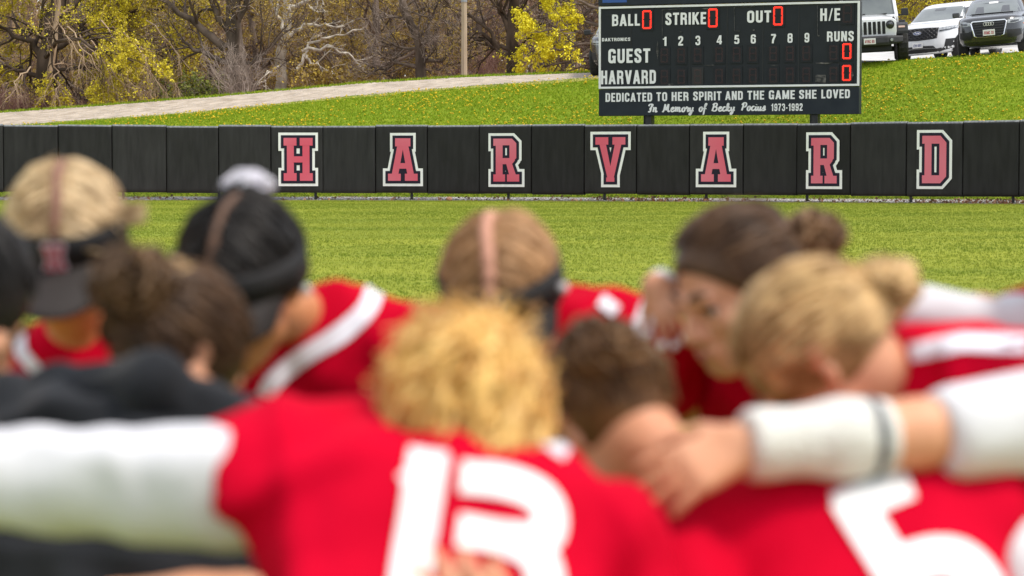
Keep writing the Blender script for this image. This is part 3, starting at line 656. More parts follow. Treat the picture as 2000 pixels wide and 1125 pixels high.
for k_, xc in enumerate([563, 680, 795, 945, 1067, 1180, 1322, 1438, 1553, 1742]):
    sl = -(xc - 563) / 990 * 17
    digit(xc, 388 + sl, 50, 95, False); digit(xc, 538 + sl, 50, 95, False, dark=(k_ == 2))
# posts
for px in (1263.5, 1588.5):
    u, v = ob(px, 226); mb = MB(); mb.box((u, dep / 2 + .04, (GZ - .4 - zb0 + 1.5) / 2), (.2, .2, 1.5 - (GZ - .4 - zb0)))
    mb.box((u - .09, dep / 2 + .04, (GZ - .4 - zb0 + 1.5) / 2), (.015, .28, 1.498 - (GZ - .4 - zb0))); mb.box((u + .09, dep / 2 + .04, (GZ - .4 - zb0 + 1.5) / 2), (.015, .28, 1.498 - (GZ - .4 - zb0)))
    mb.build("post", M_BLK, sb)
# blue name strip just visible at the header's lower left
u0, v0 = ob(1178, 2); u1, v1 = ob(1262, 2)
hb = MB(); hb.box((u0 + .3, -.024, v_ftop + .19), (.62, .006, .2)); hb.build("blue_sign", mat("sign_blue", (.02, .08, .3), .5), hd)
# ---------------------------------------------------------------- trees
trng = np.random.default_rng(21)
def unit(a): return a / (np.linalg.norm(a, axis=-1, keepdims=True) + 1e-9)
def grow(pp, pr, nch, lmin, lmax, ang, up, N=6, wob=.18, t0=.25, rr=.6, rmin=.004, droop=0.0, rng=trng):
    """children of the polylines pp (M,K,3) with radii pr (M,K)"""
    M, K, _ = pp.shape; n = M * nch; par = np.repeat(np.arange(M), nch)
    t = (np.tile((np.arange(nch) + .5) / nch, M) + rng.uniform(-.4, .4, n) / nch) * (1 - t0) + t0; t = np.clip(t, t0, .99)
    f = t * (K - 1); i = np.minimum(f.astype(int), K - 2); fr = (f - i)[:, None]
    p = pp[par, i] * (1 - fr) + pp[par, i + 1] * fr; tg = unit(pp[par, i + 1] - pp[par, i]); r0 = (pr[par, i] * (1 - fr[:, 0]) + pr[par, i + 1] * fr[:, 0])
    rnd = unit(rng.normal(0, 1, (n, 3))); side = unit(rnd - tg * (rnd * tg).sum(1, keepdims=True))
    a = R(ang) * rng.uniform(.6, 1.35, n)[:, None]; d = tg * np.cos(a) + side * np.sin(a); d[:, 2] += up; d = unit(d)
    L = rng.uniform(lmin, lmax, n) * (1.15 - .6 * t)
    pts = np.zeros((n, N, 3)); pts[:, 0] = p; cur = d
    for k in range(1, N):
        cur = unit(cur + rng.normal(0, wob, (n, 3)) + np.array([0, 0, up * .25 - droop * k / N])); pts[:, k] = pts[:, k - 1] + cur * (L / (N - 1))[:, None]
    rs = np.maximum(rmin, np.minimum(r0 * rr, L * .035 + .004))
    rad = rs[:, None] * np.linspace(1, .35, N)[None]; rad = np.maximum(rad, rmin * .7)
    return pts, rad
def clusters(pp, per, spread, size, rng=trng, tmin=.3, aspect=.7, clump=None):
    M, K, _ = pp.shape; n = M * per; par = np.repeat(np.arange(M), per); t = rng.uniform(tmin, 1, n) * (K - 1.001); i = t.astype(int); fr = (t - i)[:, None]
    c = pp[par, i] * (1 - fr) + pp[par, i + 1] * fr + rng.normal(0, spread, (n, 3))
    if clump is not None:      # foliage gathers in clumps with gaps between
        f, thr = clump; q = c * f; s_ = np.sin(q[:, 0] + 1.3 * np.sin(q[:, 2] * .8)) + np.sin(q[:, 2] * 1.3 + 1.1 * np.sin(q[:, 1])) + np.sin(q[:, 1] * .9 + q[:, 0] * .5 + 1.0); c = c[s_ > thr + rng.normal(0, .35, n)]; n = len(c)
    A = unit(rng.normal(0, 1, (n, 3))); B = unit(np.cross(A, rng.normal(0, 1, (n, 3)))); s = size * rng.uniform(.45, 1.4, n)[:, None]
    return stuff_quads(c, A * s, B * s * aspect)
def poly(pts, r0, r1, N=10, wob=.04, rng=trng):
    pts = np.array([list(p) for p in pts], float); s = np.linspace(0, len(pts) - 1, N); o = np.stack([np.interp(s, np.arange(len(pts)), pts[:, k]) for k in range(3)], -1)
    o[1:-1] += rng.normal(0, wob, (N - 2, 3)); return o[None], np.linspace(r0, r1, N)[None]
def visible_only(pp, pr, zmax=9.5):
    k = pp[:, 0, 2] < zmax; return pp[k], pr[k]
BARK = {}
def bark(name, c1, c2, sc=3): return mat("bark_" + name, c1, .95, c2, sc, 8, .8, 14, stretch=(1, 1, .3), spec=.2)
def tree(name, base, label, trunks, barkm, leafm=None, levels=(), leaf=None, group=None, zmax=10, twigm=None, cat="tree"):
    """trunks: list of (pts, rad) main limbs; levels: kwargs for grow; leaf: (per, spread, size)"""
    root = empty(name, base); tag(root, label, cat, group)
    off = np.array(list(base))
    lim = [tubes(p - off, r, 9) for p, r in trunks]
    Nm = 10; cur = (np.concatenate([poly_resample(p, Nm) for p, r in trunks]), np.concatenate([np.stack([np.interp(np.linspace(0, 1, Nm), np.linspace(0, 1, r.shape[1]), q) for q in r]) for p, r in trunks]))
    tw = []; fin = cur
    for k, lv in enumerate(levels):
        fin = visible_only(*grow(cur[0], cur[1], **lv), zmax=zmax)
        tw.append(tubes(fin[0] - off, fin[1], 6 if k == 0 else 4 if k == 1 else 3)); cur = fin
    nb = 2 if len(tw) > 2 else 1
    v, f = cat_geo(lim + tw[:nb]); link("trunk", np_mesh("trunk", v, f), barkm, root, True)
    cr = list(tw[nb:]); nt_ = sum(len(x[1]) for x in cr)
    if leaf and leafm is not None: cr.append(clusters(fin[0] - off, *leaf))
    if cr:
        v, f = cat_geo(cr); mi = np.zeros(sum(len(x) for x in f), np.int32); mi[nt_:] = 1
        link("crown", np_mesh("crown", v, [np.concatenate(f)], mi), [twigm or barkm, leafm or twigm or barkm], root)
    return root, fin
def poly_resample(p, N):
    s = np.linspace(0, p.shape[1] - 1, N); i = np.minimum(s.astype(int), p.shape[1] - 2); fr = (s - i)[None, :, None]; return p[:, i] * (1 - fr) + p[:, i + 1] * fr
def T(pts, r0, r1, N=10, wob=.03): return poly([P(*q) for q in pts], r0, r1, N, wob)

B_DK = bark("dark", (.042, .029, .020), (.115, .082, .06)); B_GR = bark("grey", (.065, .05, .038), (.17, .13, .10)); B_GB = bark("brown", (.09, .065, .05), (.21, .16, .125))
B_WH = bark("white", (.26, .22, .17), (.66, .60, .50), 4); B_TW = bark("twig", (.29, .195, .125), (.50, .37, .25)); B_TWR = bark("red_twig", (.16, .085, .07), (.28, .16, .13)); B_TWG = bark("grey_twig", (.25, .195, .16), (.43, .355, .30))
L_YG = mat("bud_yellow_green", (.4, .36, .02), .7, island=[(.30, .23, .006), (.52, .42, .008), (.70, .58, .010), (.42, .33, .008), (.78, .67, .02)])
L_YB = mat("bud_bright_yellow", (.5, .42, .02), .7, island=[(.52, .44, .008), (.76, .66, .012), (.86, .76, .02), (.66, .58, .012)])
L_OL = mat("bud_olive", (.2, .15, .03), .8, island=[(.16, .10, .018), (.34, .23, .03), (.44, .32, .035), (.24, .15, .03)])
L_GN = mat("leaf_green", (.12, .16, .02), .8, island=[(.06, .08, .012), (.16, .19, .02), (.24, .26, .03)])

def gz(p): return Vector((p.x, p.y, float(ground_z(p.x, p.y))))
def basept(px, Y): 
    x = (px - 1000) / FPX * Y; return Vector((x, Y, float(ground_z(x, Y)) - .05))
def up(px, Y, z): return ((px - 1000) / FPX * Y, Y, z)
# 1. the big leafing tree at the left
b = basept(72, 82); q = lambda px, py, Y=82: tuple(P(px, py, Y))
trk = [poly([tuple(b), q(88, 130), q(105, 60), q(112, 0), q(135, -120), q(150, -260)], .42, .16, 12, .05)]
for pts, r0 in [([q(98, 95), q(140, 70), q(200, 52), q(262, 20), q(330, 5)], .13), ([q(108, 35), q(150, 5), q(210, -40), q(300, -90)], .14), ([q(92, 120), q(60, 85), q(20, 60), q(-50, 20)], .14), ([q(100, 70), q(170, 75), q(240, 85), q(300, 95), q(345, 92)], .11),
                ([q(85, 140), q(130, 128), q(190, 130), q(250, 150)], .08), ([q(80, 150), q(40, 135), q(0, 130), q(-60, 140)], .09), ([q(112, -20), q(60, -80), q(-20, -130)], .13), ([q(118, -60), q(200, -120), q(330, -160)], .12), ([q(90, 110, 81), q(120, 85, 79), q(180, 90, 77.5), q(260, 120, 76.5)], .09)]:
    trk.append(poly(pts, r0, .025, 10, .10))
r_, fin = tree("maple_tree", tuple(b), "big spreading tree with dark trunk and yellow green buds at the far left", trk, B_DK, L_YG,
     [dict(nch=9, lmin=1.4, lmax=3.4, ang=50, up=.05, droop=.25, N=7, t0=.2), dict(nch=9, lmin=.7, lmax=1.7, ang=45, up=.02, droop=.2, N=5), dict(nch=5, lmin=.3, lmax=.8, ang=42, up=.03, N=4)], (34, .06, .024, trng, .3, .7, (2.6, -.55)), zmax=10, twigm=B_TW)
# drooping bare twigs hanging in front of it
dro = [poly([q(110 + i * 22, 40 + (i % 4) * 12, 78 + i % 3), q(135 + i * 24, 75 + (i % 4) * 14, 77.5 + i % 3), q(165 + i * 21 + (i % 3) * 12, 120 + (i % 5) * 12, 77.2 + i % 3), q(190 + i * 17 + (i % 4) * 14, 160 + (i % 4) * 9, 77 + i % 3)], .024, .006, 9, .07) for i in range(9)]
dro += [poly([q(105, 130, 79), q(112, 160, 78.4), q(118, 200, 78)], .025, .008, 8, .06), poly([q(215, 125, 78.5), q(213, 165, 78.2), q(214, 205, 78)], .022, .008, 8, .05), poly([q(60, 130, 79), q(30, 150, 78.5), q(35, 185, 78)], .025, .008, 8, .08)]
b2 = basept(100, 79.5); dro.insert(0, poly([tuple(b2), q(98, 120, 79.5), q(112, 40, 79.5), q(120, -80, 79.5)], .12, .06, 9, .06))
tree("weeping_tree", tuple(b2), "slim bare tree with long drooping pale twigs in front of the big leafing tree", dro, B_TW, None,
     [dict(nch=9, lmin=.6, lmax=1.6, ang=32, up=-.15, droop=.25, N=6, rmin=.006), dict(nch=5, lmin=.3, lmax=.8, ang=35, up=-.05, droop=.15, N=4, rmin=.005)], zmax=9)
# 2. thick grey trunk
b = basept(462, 80)
trk = [poly([tuple(b), tuple(P(463, 120, 80)), tuple(P(455, 40, 80)), tuple(P(458, -40, 80)), tuple(P(470, -250, 80))], .32, .2, 12, .03)]
for pts, r0 in [([(440, 95), (400, 60), (350, 20), (300, -25), (250, -70)], .15), ([(448, 60), (425, 30), (405, -10), (380, -80)], .14), ([(462, 40), (480, 5), (500, -40), (540, -120)], .15), ([(445, 125), (400, 100), (375, 92), (350, 75)], .09), ([(470, 130), (500, 118), (530, 90), (560, 60)], .07), ([(455, -20), (430, -80), (400, -160)], .12)]:
    trk.append(poly([tuple(P(a, c, 80)) for a, c in pts], r0, .04, 9, .05))
tree("oak_tree", tuple(b), "bare tree with the thickest grey trunk and a long limb rising to the left", trk, B_GR, L_OL, [dict(nch=7, lmin=1.2, lmax=3, ang=48, up=.1, N=6), dict(nch=7, lmin=.5, lmax=1.4, ang=45, up=.05, N=5), dict(nch=5, lmin=.3, lmax=.7, ang=45, up=.05, N=4)], (5, .08, .022), zmax=9.5, twigm=B_TWG)
# 3. white barked tree
b = basept(545, 92); 
trk = [poly([tuple(b), tuple(P(549, 120, 92)), tuple(P(556, 60, 92)), tuple(P(563, 0, 92)), tuple(P(575, -150, 92))], .24, .13, 12, .03)]
for pts, r0 in [([(580, 135), (590, 100), (612, 82), (640, 72), (668, 66), (710, 58)], .065), ([(590, 100), (615, 95), (640, 88), (662, 97), (685, 106), (695, 120), (715, 140), (726, 160)], .065), ([(600, 108), (610, 125), (630, 138), (660, 152)], .06), ([(556, 60), (540, 30), (545, 0), (552, -50)], .09), ([(566, 70), (590, 50), (630, 45), (660, 55), (690, 40)], .07), ([(563, 20), (600, 5), (640, -20), (700, -60)], .09), ([(545, 130), (520, 150), (516, 170)], .05), ([(575, -40), (620, -10), (615, 15)], .06)]:
    trk.append(poly([tuple(P(a, c, 88)) for a, c in pts], r0, .025, 12, .06))
tree("sycamore_tree", tuple(b), "tree with pale mottled white bark and crooked bare white branches", trk, B_WH, None, [dict(nch=4, lmin=.5, lmax=1.5, ang=48, up=.05, N=6), dict(nch=4, lmin=.3, lmax=.8, ang=45, up=.03, N=4)], zmax=9.5)
# 4. short stout trunk with a broken-looking top
b = basept(826, 82)
trk = [poly([tuple(b), tuple(P(824, 140, 82)), tuple(P(822, 100, 82)), tuple(P(812, 60, 82)), tuple(P(790, 20, 82)), tuple(P(770, -60, 82))], .21, .10, 10, .03)]
for pts, r0 in [([(824, 118), (855, 118), (880, 100), (890, 70), (895, 40)], .08), ([(822, 110), (800, 92), (770, 84), (745, 80)], .07), ([(818, 138), (790, 128), (750, 132), (715, 150)], .07), ([(822, 90), (840, 50), (850, 10), (870, -60)], .08), ([(826, 135), (850, 140), (868, 128), (900, 128)], .05)]:
    trk.append(poly([tuple(P(a, c, 82)) for a, c in pts], r0, .02, 9, .06))
tree("crab_apple_tree", tuple(b), "low bare tree with a stubby grey trunk and dense purplish twigs beside the lamp post", trk, B_GR, None, [dict(nch=9, lmin=.8, lmax=2, ang=48, up=.12, N=6, wob=.22), dict(nch=8, lmin=.4, lmax=1.1, ang=45, up=.1, N=5, wob=.22), dict(nch=5, lmin=.2, lmax=.55, ang=45, up=.08, N=4)], zmax=8.5, twigm=B_TWG)
# 5. dark trunk right of the lamp post
b = basept(1003, 79)
trk = [poly([tuple(b), tuple(P(1001, 110, 79)), tuple(P(1000, 60, 79)), tuple(P(1004, 0, 79)), tuple(P(1010, -200, 79))], .23, .15, 12, .02)]
for pts, r0 in [([(998, 112), (975, 95), (950, 72), (925, 55), (900, 48)], .10), ([(1000, 98), (968, 92), (940, 80), (915, 75)], .08), ([(1002, 70), (985, 30), (965, 0), (940, -60)], .10), ([(1004, 60), (1018, 30), (1030, 0), (1050, -80)], .10), ([(975, 95), (960, 60), (915, 30), (880, 10), (850, -20)], .07)]:
    trk.append(poly([tuple(P(a, c, 79)) for a, c in pts], r0, .03, 10, .05))
tree("linden_tree", tuple(b), "bare tree with an almost black upright trunk between the lamp post and yellow tree", trk, B_DK, L_OL, [dict(nch=6, lmin=1, lmax=2.6, ang=50, up=.05, N=6), dict(nch=7, lmin=.5, lmax=1.2, ang=45, up=.05, N=5), dict(nch=4, lmin=.3, lmax=.6, ang=45, up=.05, N=4)], (4, .08, .02), zmax=9.5, twigm=B_TW)
# 6. bright yellow maple left of the scoreboard
b = basept(1195, 78)
trk = [poly([tuple(b), tuple(P(1192, 100, 78)), tuple(P(1185, 40, 78)), tuple(P(1182, -40, 78)), tuple(P(1180, -220, 78))], .18, .08, 10, .03)]
for i, (pts, r0) in enumerate([([(1190, 90), (1150, 100), (1100, 122), (1060, 128), (1030, 122)], .06), ([(1190, 75), (1140, 65), (1085, 60), (1035, 58)], .06), ([(1186, 50), (1130, 40), (1080, 28), (1040, 35)], .06), ([(1185, 20), (1120, 0), (1075, -20)], .06), ([(1188, 80), (1120, 90), (1060, 95), (1025, 90)], .05), ([(1190, 95), (1230, 70), (1280, 50)], .06), ([(1184, 0), (1230, -30), (1290, -60)], .06), ([(1183, -40), (1130, -80), (1090, -110)], .06), ([(1190, 105), (1150, 125), (1110, 138), (1080, 140)], .04)]):
    trk.append(poly([tuple(P(a, c, 78 - 1.6 * math.sin(i * 2.1) * k / len(pts))) for k, (a, c) in enumerate(pts)], r0, .015, 9, .05))
tree("yellow_maple_tree", tuple(b), "small tree covered in bright yellow blossom clusters left of the scoreboard", trk, B_GB, L_YB, [dict(nch=8, lmin=.6, lmax=1.5, ang=48, up=.05, N=6), dict(nch=6, lmin=.3, lmax=.8, ang=45, up=.05, N=4)], (80, .06, .026, trng, .5, .7, (4.5, -.7)), zmax=8.5)
# 7. further trees standing close behind, budding olive and brown
kinds = [("budding_tree", "budding olive brown tree in the wood behind the path", B_GB, L_OL, B_TW, 12), ("bare_tree", "bare reddish brown twiggy tree in the wood behind the path", B_GB, None, B_TWR, 0), ("bare_tree", "bare grey twiggy tree in the wood behind the path", B_GR, None, B_TWG, 0)]
spots = [(-60, 92, 1), (20, 98, 0), (170, 95, 0), (235, 90, 2), (300, 100, 0), (345, 94, 0), (410, 96, 1), (500, 94, 0), (610, 99, 0), (650, 92, 0), (690, 100, 0), (735, 91, 0), (775, 97, 0), (850, 95, 0), (890, 101, 1), (940, 93, 1), (1060, 96, 1), (1110, 92, 2), (1150, 98, 1), (1240, 96, 0), (1330, 100, 1), (1450, 98, 0), (1550, 101, 0), (1700, 104, 0), (1930, 106, 1), (2040, 104, 0)]
protos = {}
for i, (px, Y, k) in enumerate(spots):
    nm, lb, bm_, lm_, tm_, per = kinds[k]
    key = (k, i % 2); b = basept(px, Y)
    if key not in protos:
        x, y, z = b; j = trng.normal(0, .25, (8, 2))
        trk = [poly([(x, y, z - .1), (x + j[0, 0] * .4, y, z + 1.2), (x + j[1, 0], y + j[1, 1], z + 3.2), (x + j[2, 0], y + j[2, 1], z + 6), (x + j[3, 0] * 2, y, z + 9)], .2, .06, 10, .03)]
        for q_ in range(7):
            a = q_ * 2.4 + i; h = .8 + q_ * .62; trk.append(poly([(x, y, z + h), (x + math.cos(a) * .9, y + math.sin(a) * .9, z + h + .4), (x + math.cos(a + .2) * 2.1, y + math.sin(a + .2) * 2.1, z + h + 1.1), (x + math.cos(a + .1) * 3, y + math.sin(a) * 3, z + h + 2.2)], .075, .02, 8, .08))
        r_, _ = tree(nm, tuple(b), lb, trk, bm_, lm_, [dict(nch=7, lmin=.9, lmax=2.4, ang=48, up=.06, N=6), dict(nch=7, lmin=.5, lmax=1.2, ang=45, up=.06, N=4, rmin=.006), dict(nch=4, lmin=.3, lmax=.6, ang=45, up=.05, N=3, rmin=.005)], (per + 8, .07, .022, trng, .3, .7, (3.0, .2)) if per else None, group="trees of the wood behind the path", zmax=99, twigm=tm_)
        protos[key] = r_
    else:
        c = copy_tree(protos[key]); c.location = b; c.rotation_euler = (0, 0, trng.uniform(0, 6.28)); s_ = trng.uniform(.85, 1.15); c.scale = (s_, s_, s_ * trng.uniform(.9, 1.1))
# 8. yellow green tree behind the parked cars
b = basept(1835, 92)
x, y, z = b; trk = [poly([(x, y, z - .1), (x, y, z + 1.5), (x + .2, y, z + 4)], .2, .08, 8, .03)]
for q_ in range(12):
    a = q_ * 2.4; h = .5 + q_ * .2; trk.append(poly([(x, y, z + h), (x + math.cos(a) * 1.0, y + math.sin(a), z + h + .3), (x + math.cos(a) * 2.4, y + math.sin(a) * 2.2, z + h + .4)], .06, .02, 7, .08))
tree("leafing_tree", tuple(b), "yellow green bushy tree showing between the parked cars", trk, B_GB, L_YG, [dict(nch=9, lmin=.6, lmax=1.6, ang=48, up=.06, N=6), dict(nch=8, lmin=.3, lmax=.9, ang=45, up=.06, N=4)], (24, .07, .026), zmax=9.5)
# shrubs
def shrub(name, px, Y, wd, h, label, barkm, leafm, n=40, per=4, size=.035, seed=0, cat="shrub"):
    b = basept(px, Y); r = np.random.default_rng(seed); x, y, z = b; st = []
    for i in range(n):
        a = r.uniform(0, 6.28); e = r.uniform(.2, 1) * wd; bx, by = x + r.normal(0, wd * .45), y + r.normal(0, .3); hh_ = h * r.uniform(.5, 1.1)
        st.append(poly([(bx, by, z), (bx + math.cos(a) * e * .3, by + math.sin(a) * e * .3, z + hh_ * .6), (bx + math.cos(a) * e, by + math.sin(a) * e * .6, z + hh_)], .016, .006, 7, .06, r))
    return tree(name, tuple(b), label, st, barkm, leafm, [dict(nch=7, lmin=.3, lmax=.9, ang=38, up=.1, N=5, rng=r), dict(nch=4, lmin=.15, lmax=.4, ang=40, up=.08, N=3, rng=r)], (per, .04, size) if leafm else None, zmax=12, cat=cat)
shrub("bramble_bush", 20, 79.5, 1.1, 1.0, "tangled red brown bramble thicket at the far left of the path", B_TWR, None, 60, seed=3)
shrub("bramble_bush", 95, 79.8, 1.0, .8, "smaller reddish bramble thicket beside the left end of the railings", B_TWR, None, 50, seed=4)
shrub("leafing_shrub", 385, 79.5, .75, 1.25, "fresh green leafing shrub beside the thick grey trunk", B_TWG, L_GN, 26, 4, .034, 5)
shrub("leafing_shrub", 350, 84, .9, 1.5, "sparse green shrub at the right end of the railings", B_TWG, L_GN, 26, 3, .034, 6)
shrub("bare_shrub", 470, 78.4, 1.0, 2.1, "bare greyish purple shrub in front of the thick grey trunk", B_TWG, None, 40, seed=7)
shrub("bare_shrub", 940, 82, 1.1, 1.5, "bare pinkish shrub between the lamp post and the black trunk", B_TWR, None, 36, seed=8)
shrub("bare_shrub", 650, 83, 1.2, 1.4, "low olive budding shrub under the white branches", B_TW, L_OL, 36, 3, .035, seed=9)
# far wood, one mass
n = 2600; X = trng.uniform(-34, 34, n); Y = trng.uniform(104, 125, n); Z0 = ground_z(X, Y)
pts = np.zeros((n, 6, 3)); H = trng.uniform(4, 11, n); lean = trng.normal(0, .14, (n, 2))
for k in range(6):
    pts[:, k, 0] = X + lean[:, 0] * H * k / 5 + trng.normal(0, .08, n); pts[:, k, 1] = Y + lean[:, 1] * H * k / 5; pts[:, k, 2] = Z0 + H * k / 5
rad = trng.uniform(.015, .09, n)[:, None] * np.linspace(1, .3, 6)[None]
g1 = grow(pts, rad, 6, .8, 2.6, 42, .1, N=4, rmin=.012); v1 = tubes(pts, rad, 4); v2 = tubes(g1[0], g1[1], 3); cl = clusters(g1[0], 14, .25, .06)
V, Fq = cat_geo([v1, v2, cl]); mi = [0] * (len(v1[1]) + len(v2[1])) + [1] * len(cl[1])
L_FAR = mat("far_wood", (.17, .11, .05), .9, island=[(.18, .105, .045), (.36, .225, .075), (.42, .29, .095), (.33, .20, .12), (.46, .38, .17)])
o = link("woodland", np_mesh("woodland", V, [np.concatenate(Fq)], mi), [B_TW, L_FAR]); o["kind"] = "stuff"; tag(o, "distant brown spring woodland closing off the view", "wood")
# iron railings
mb = MB(); ir = empty("iron_fence", tuple(basept(240, 84))); tag(ir, "dark iron railings half hidden below the big leafing tree", "fence")
o0 = Vector(ir.location); rail = []
for i, px in enumerate(np.linspace(112, 375, 40)):
    bpt = basept(px, 84) - o0; h = P(px, 186 - (px - 112) * .004, 84).z - basept(px, 84).z
    mb.tube([bpt + Vector((0, 0, .12)), bpt + Vector((0, 0, h)), bpt + Vector((0, 0, h + .08))], [.014, .014, .003], 5); rail.append((bpt, h))
mb.build("picket", mat("rusty_iron", (.025, .018, .014), .7, (.06, .035, .025), 8), ir)["kind"] = "stuff"
for f in (.2, .88):
    mb = MB(); mb.tube([a + Vector((0, .02, h * f)) for a, h in rail], .018, 5); mb.build("rail", MATS["rusty_iron"], ir)
for k_ in (0, 10, 20, 30, 39):
    mb = MB(); a, h = rail[k_]; mb.tube([a + Vector((0, .03, -.2)), a + Vector((0, .03, h + .12))], .032, 6); mb.build("post", MATS["rusty_iron"], ir)
# lamp post
b = basept(907, 75.6); lp = empty("lamp_post", tuple(b)); tag(lp, "tall tan concrete lamp post at the edge of the gravel path", "lamp post")
hp = P(907, 3, 75.6).z - b.z
M_CONC = mat("tan_concrete", (.36, .27, .18), .8, (.46, .36, .25), 3, 6, .2, 60, stretch=(4, 4, .4))
mb = MB(); mb.tube([(0, 0, 0), (0, 0, hp)], [.098, .084], 8); mb.build("column", M_CONC, lp)
mb = MB(); mb.tube([(0, 0, hp - .02), (0, 0, hp + .25)], [.10, .09], 12); mb.tube([(0, 0, hp + .2), (0, 0, hp + .45)], [.05, .05], 8); mb.build("collar", mat("grey_metal", (.3, .3, .31), .4, metal=.6), lp)
mb = MB(); mb.tube([(0, 0, hp + .45), (0, 0, hp + .5), (0, 0, hp + .95), (0, 0, hp + 1.05)], [.1, .17, .25, .2], 12); ln_ = mb.build("lantern", mat("frosted_glass", (.75, .74, .7), .3), lp, smooth=True)
mb = MB(); mb.tube([(0, 0, hp + 1.05), (0, 0, hp + 1.12), (0, 0, hp + 1.3)], [.3, .28, .03], 12); mb.build("cap", M_BLK, lp, smooth=True)
# ---------------------------------------------------------------- parked cars
M_CWHT = mat("white_car_paint", (.74, .75, .76), .25, (.70, .71, .72), 2, coat=.8); M_CDRK = mat("dark_grey_car_paint", (.022, .023, .026), .25, (.03, .031, .034), 2, coat=.8); M_CGRY = mat("slate_car_paint", (.06, .07, .085), .25, (.08, .09, .105), 2, coat=.8)
M_PLAS = mat("black_plastic", (.018, .018, .019), .6, (.028, .028, .029), 12); M_GLS = mat("car_glass", (.10, .115, .115), .08, (.16, .18, .17), 1.5, spec=.8, coat=.5); M_GLSD = mat("dark_car_glass", (.02, .024, .026), .06, spec=.8, coat=.4)
M_RUB = mat("tyre_rubber", (.014, .014, .014), .85, (.03, .029, .027), 14, bump=.5, bscale=40); M_ALU = mat("alloy", (.45, .46, .47), .3, metal=.8); M_CHR = mat("chrome", (.75, .76, .77), .15, metal=1); M_LAMP = mat("headlamp", (.22, .235, .25), .12, (.48, .50, .52), 18, coat=.8)
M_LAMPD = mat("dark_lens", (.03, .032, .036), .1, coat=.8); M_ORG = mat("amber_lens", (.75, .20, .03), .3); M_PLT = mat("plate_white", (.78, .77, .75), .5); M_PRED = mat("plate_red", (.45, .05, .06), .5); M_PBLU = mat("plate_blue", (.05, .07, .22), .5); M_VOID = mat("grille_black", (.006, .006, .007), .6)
M_BLUE = mat("badge_blue", (.02, .05, .22), .3)
def bvh_of(o):
    me = o.data; return BVHTree.FromPolygons([v.co for v in me.vertices], [tuple(p.vertices) for p in me.polygons])
def pa(curve, n):
    c = [Vector((p[0], p[1])) for p in curve]; d = [0]
    for a, b in zip(c[:-1], c[1:]): d.append(d[-1] + (b - a).length)
    out = []
    for i in range(n):
        s = d[-1] * i / (n - 1); k = 0
        while k < len(d) - 2 and d[k + 1] < s: k += 1
        f = (s - d[k]) / max(1e-9, d[k + 1] - d[k]); out.append(c[k].lerp(c[k + 1], min(1, f)))
    return out
def patch(bv, bot, top, m, name, parent, off=.006, nu=14, nv=6, axis='y', side=1, far=6):
    """sheet between two curves given in (x,z) [axis y] or (y,z) [axis x], laid on the body"""
    A, B = pa(bot, nu), pa(top, nu); V = []
    for i in range(nu):
        for j in range(nv):
            q = A[i].lerp(B[i], j / (nv - 1))
            if axis == 'y': o, d = Vector((q.x, -3, q.y)), Vector((0, 1, 0))
            else: o, d = Vector((3 * side, q.x, q.y)), Vector((-side, 0, 0))
            h = bv.ray_cast(o, d, 12)
            p = h[0] if h[0] is not None else (o + d * 3.3)
            nm = h[1] if h[0] is not None else -d
            if nm.dot(d) > 0: nm = -nm
            V.append(p - d * off)
    F = [(i * nv + j, (i + 1) * nv + j, (i + 1) * nv + j + 1, i * nv + j + 1) for i in range(nu - 1) for j in range(nv - 1)]
    me = bpy.data.meshes.new(name); me.from_pydata(V, [], F); bm = bmesh.new(); bm.from_mesh(me)
    bmesh.ops.recalc_face_normals(bm, faces=bm.faces)
    dirv = Vector((0, -1, 0)) if axis == 'y' else Vector((side, 0, 0))
    if sum((f.normal.dot(dirv) for f in bm.faces)) < 0: bmesh.ops.reverse_faces(bm, faces=bm.faces)
    bm.to_mesh(me); bm.free()
    return link(name, me, m, parent, True)
def mir(c): return [(-p[0], p[1]) for p in c]
def body_stack(name, slices, m, parent, n=64):
    """slices: (z, half width, y front, y rear, exponent front, exponent rear)"""
    V = []; F = []
    for (z, w_, y0, y1, nf, nr) in slices:
        yc, hl = (y0 + y1) / 2, (y1 - y0) / 2
        for i in range(n):
            t = 2 * math.pi * i / n; e = 2 / (nf if math.cos(t) > 0 else nr); s_, c_ = math.sin(t), math.cos(t)
            V.append((w_ * math.copysign(abs(s_) ** e, s_), yc - hl * math.copysign(abs(c_) ** e, c_), z))
    K = len(slices)
    F = [(k * n + i, k * n + (i + 1) % n, (k + 1) * n + (i + 1) % n, (k + 1) * n + i) for k in range(K - 1) for i in range(n)]
    F.append(tuple(range(n))[::-1]); F.append(tuple((K - 1) * n + i for i in range(n)))
    me = bpy.data.meshes.new(name); me.from_pydata(V, [], F)
    bm = bmesh.new(); bm.from_mesh(me); bmesh.ops.recalc_face_normals(bm, faces=bm.faces); bm.to_mesh(me); bm.free()
    return smooth_by_angle(link(name, me, m, parent), 40)
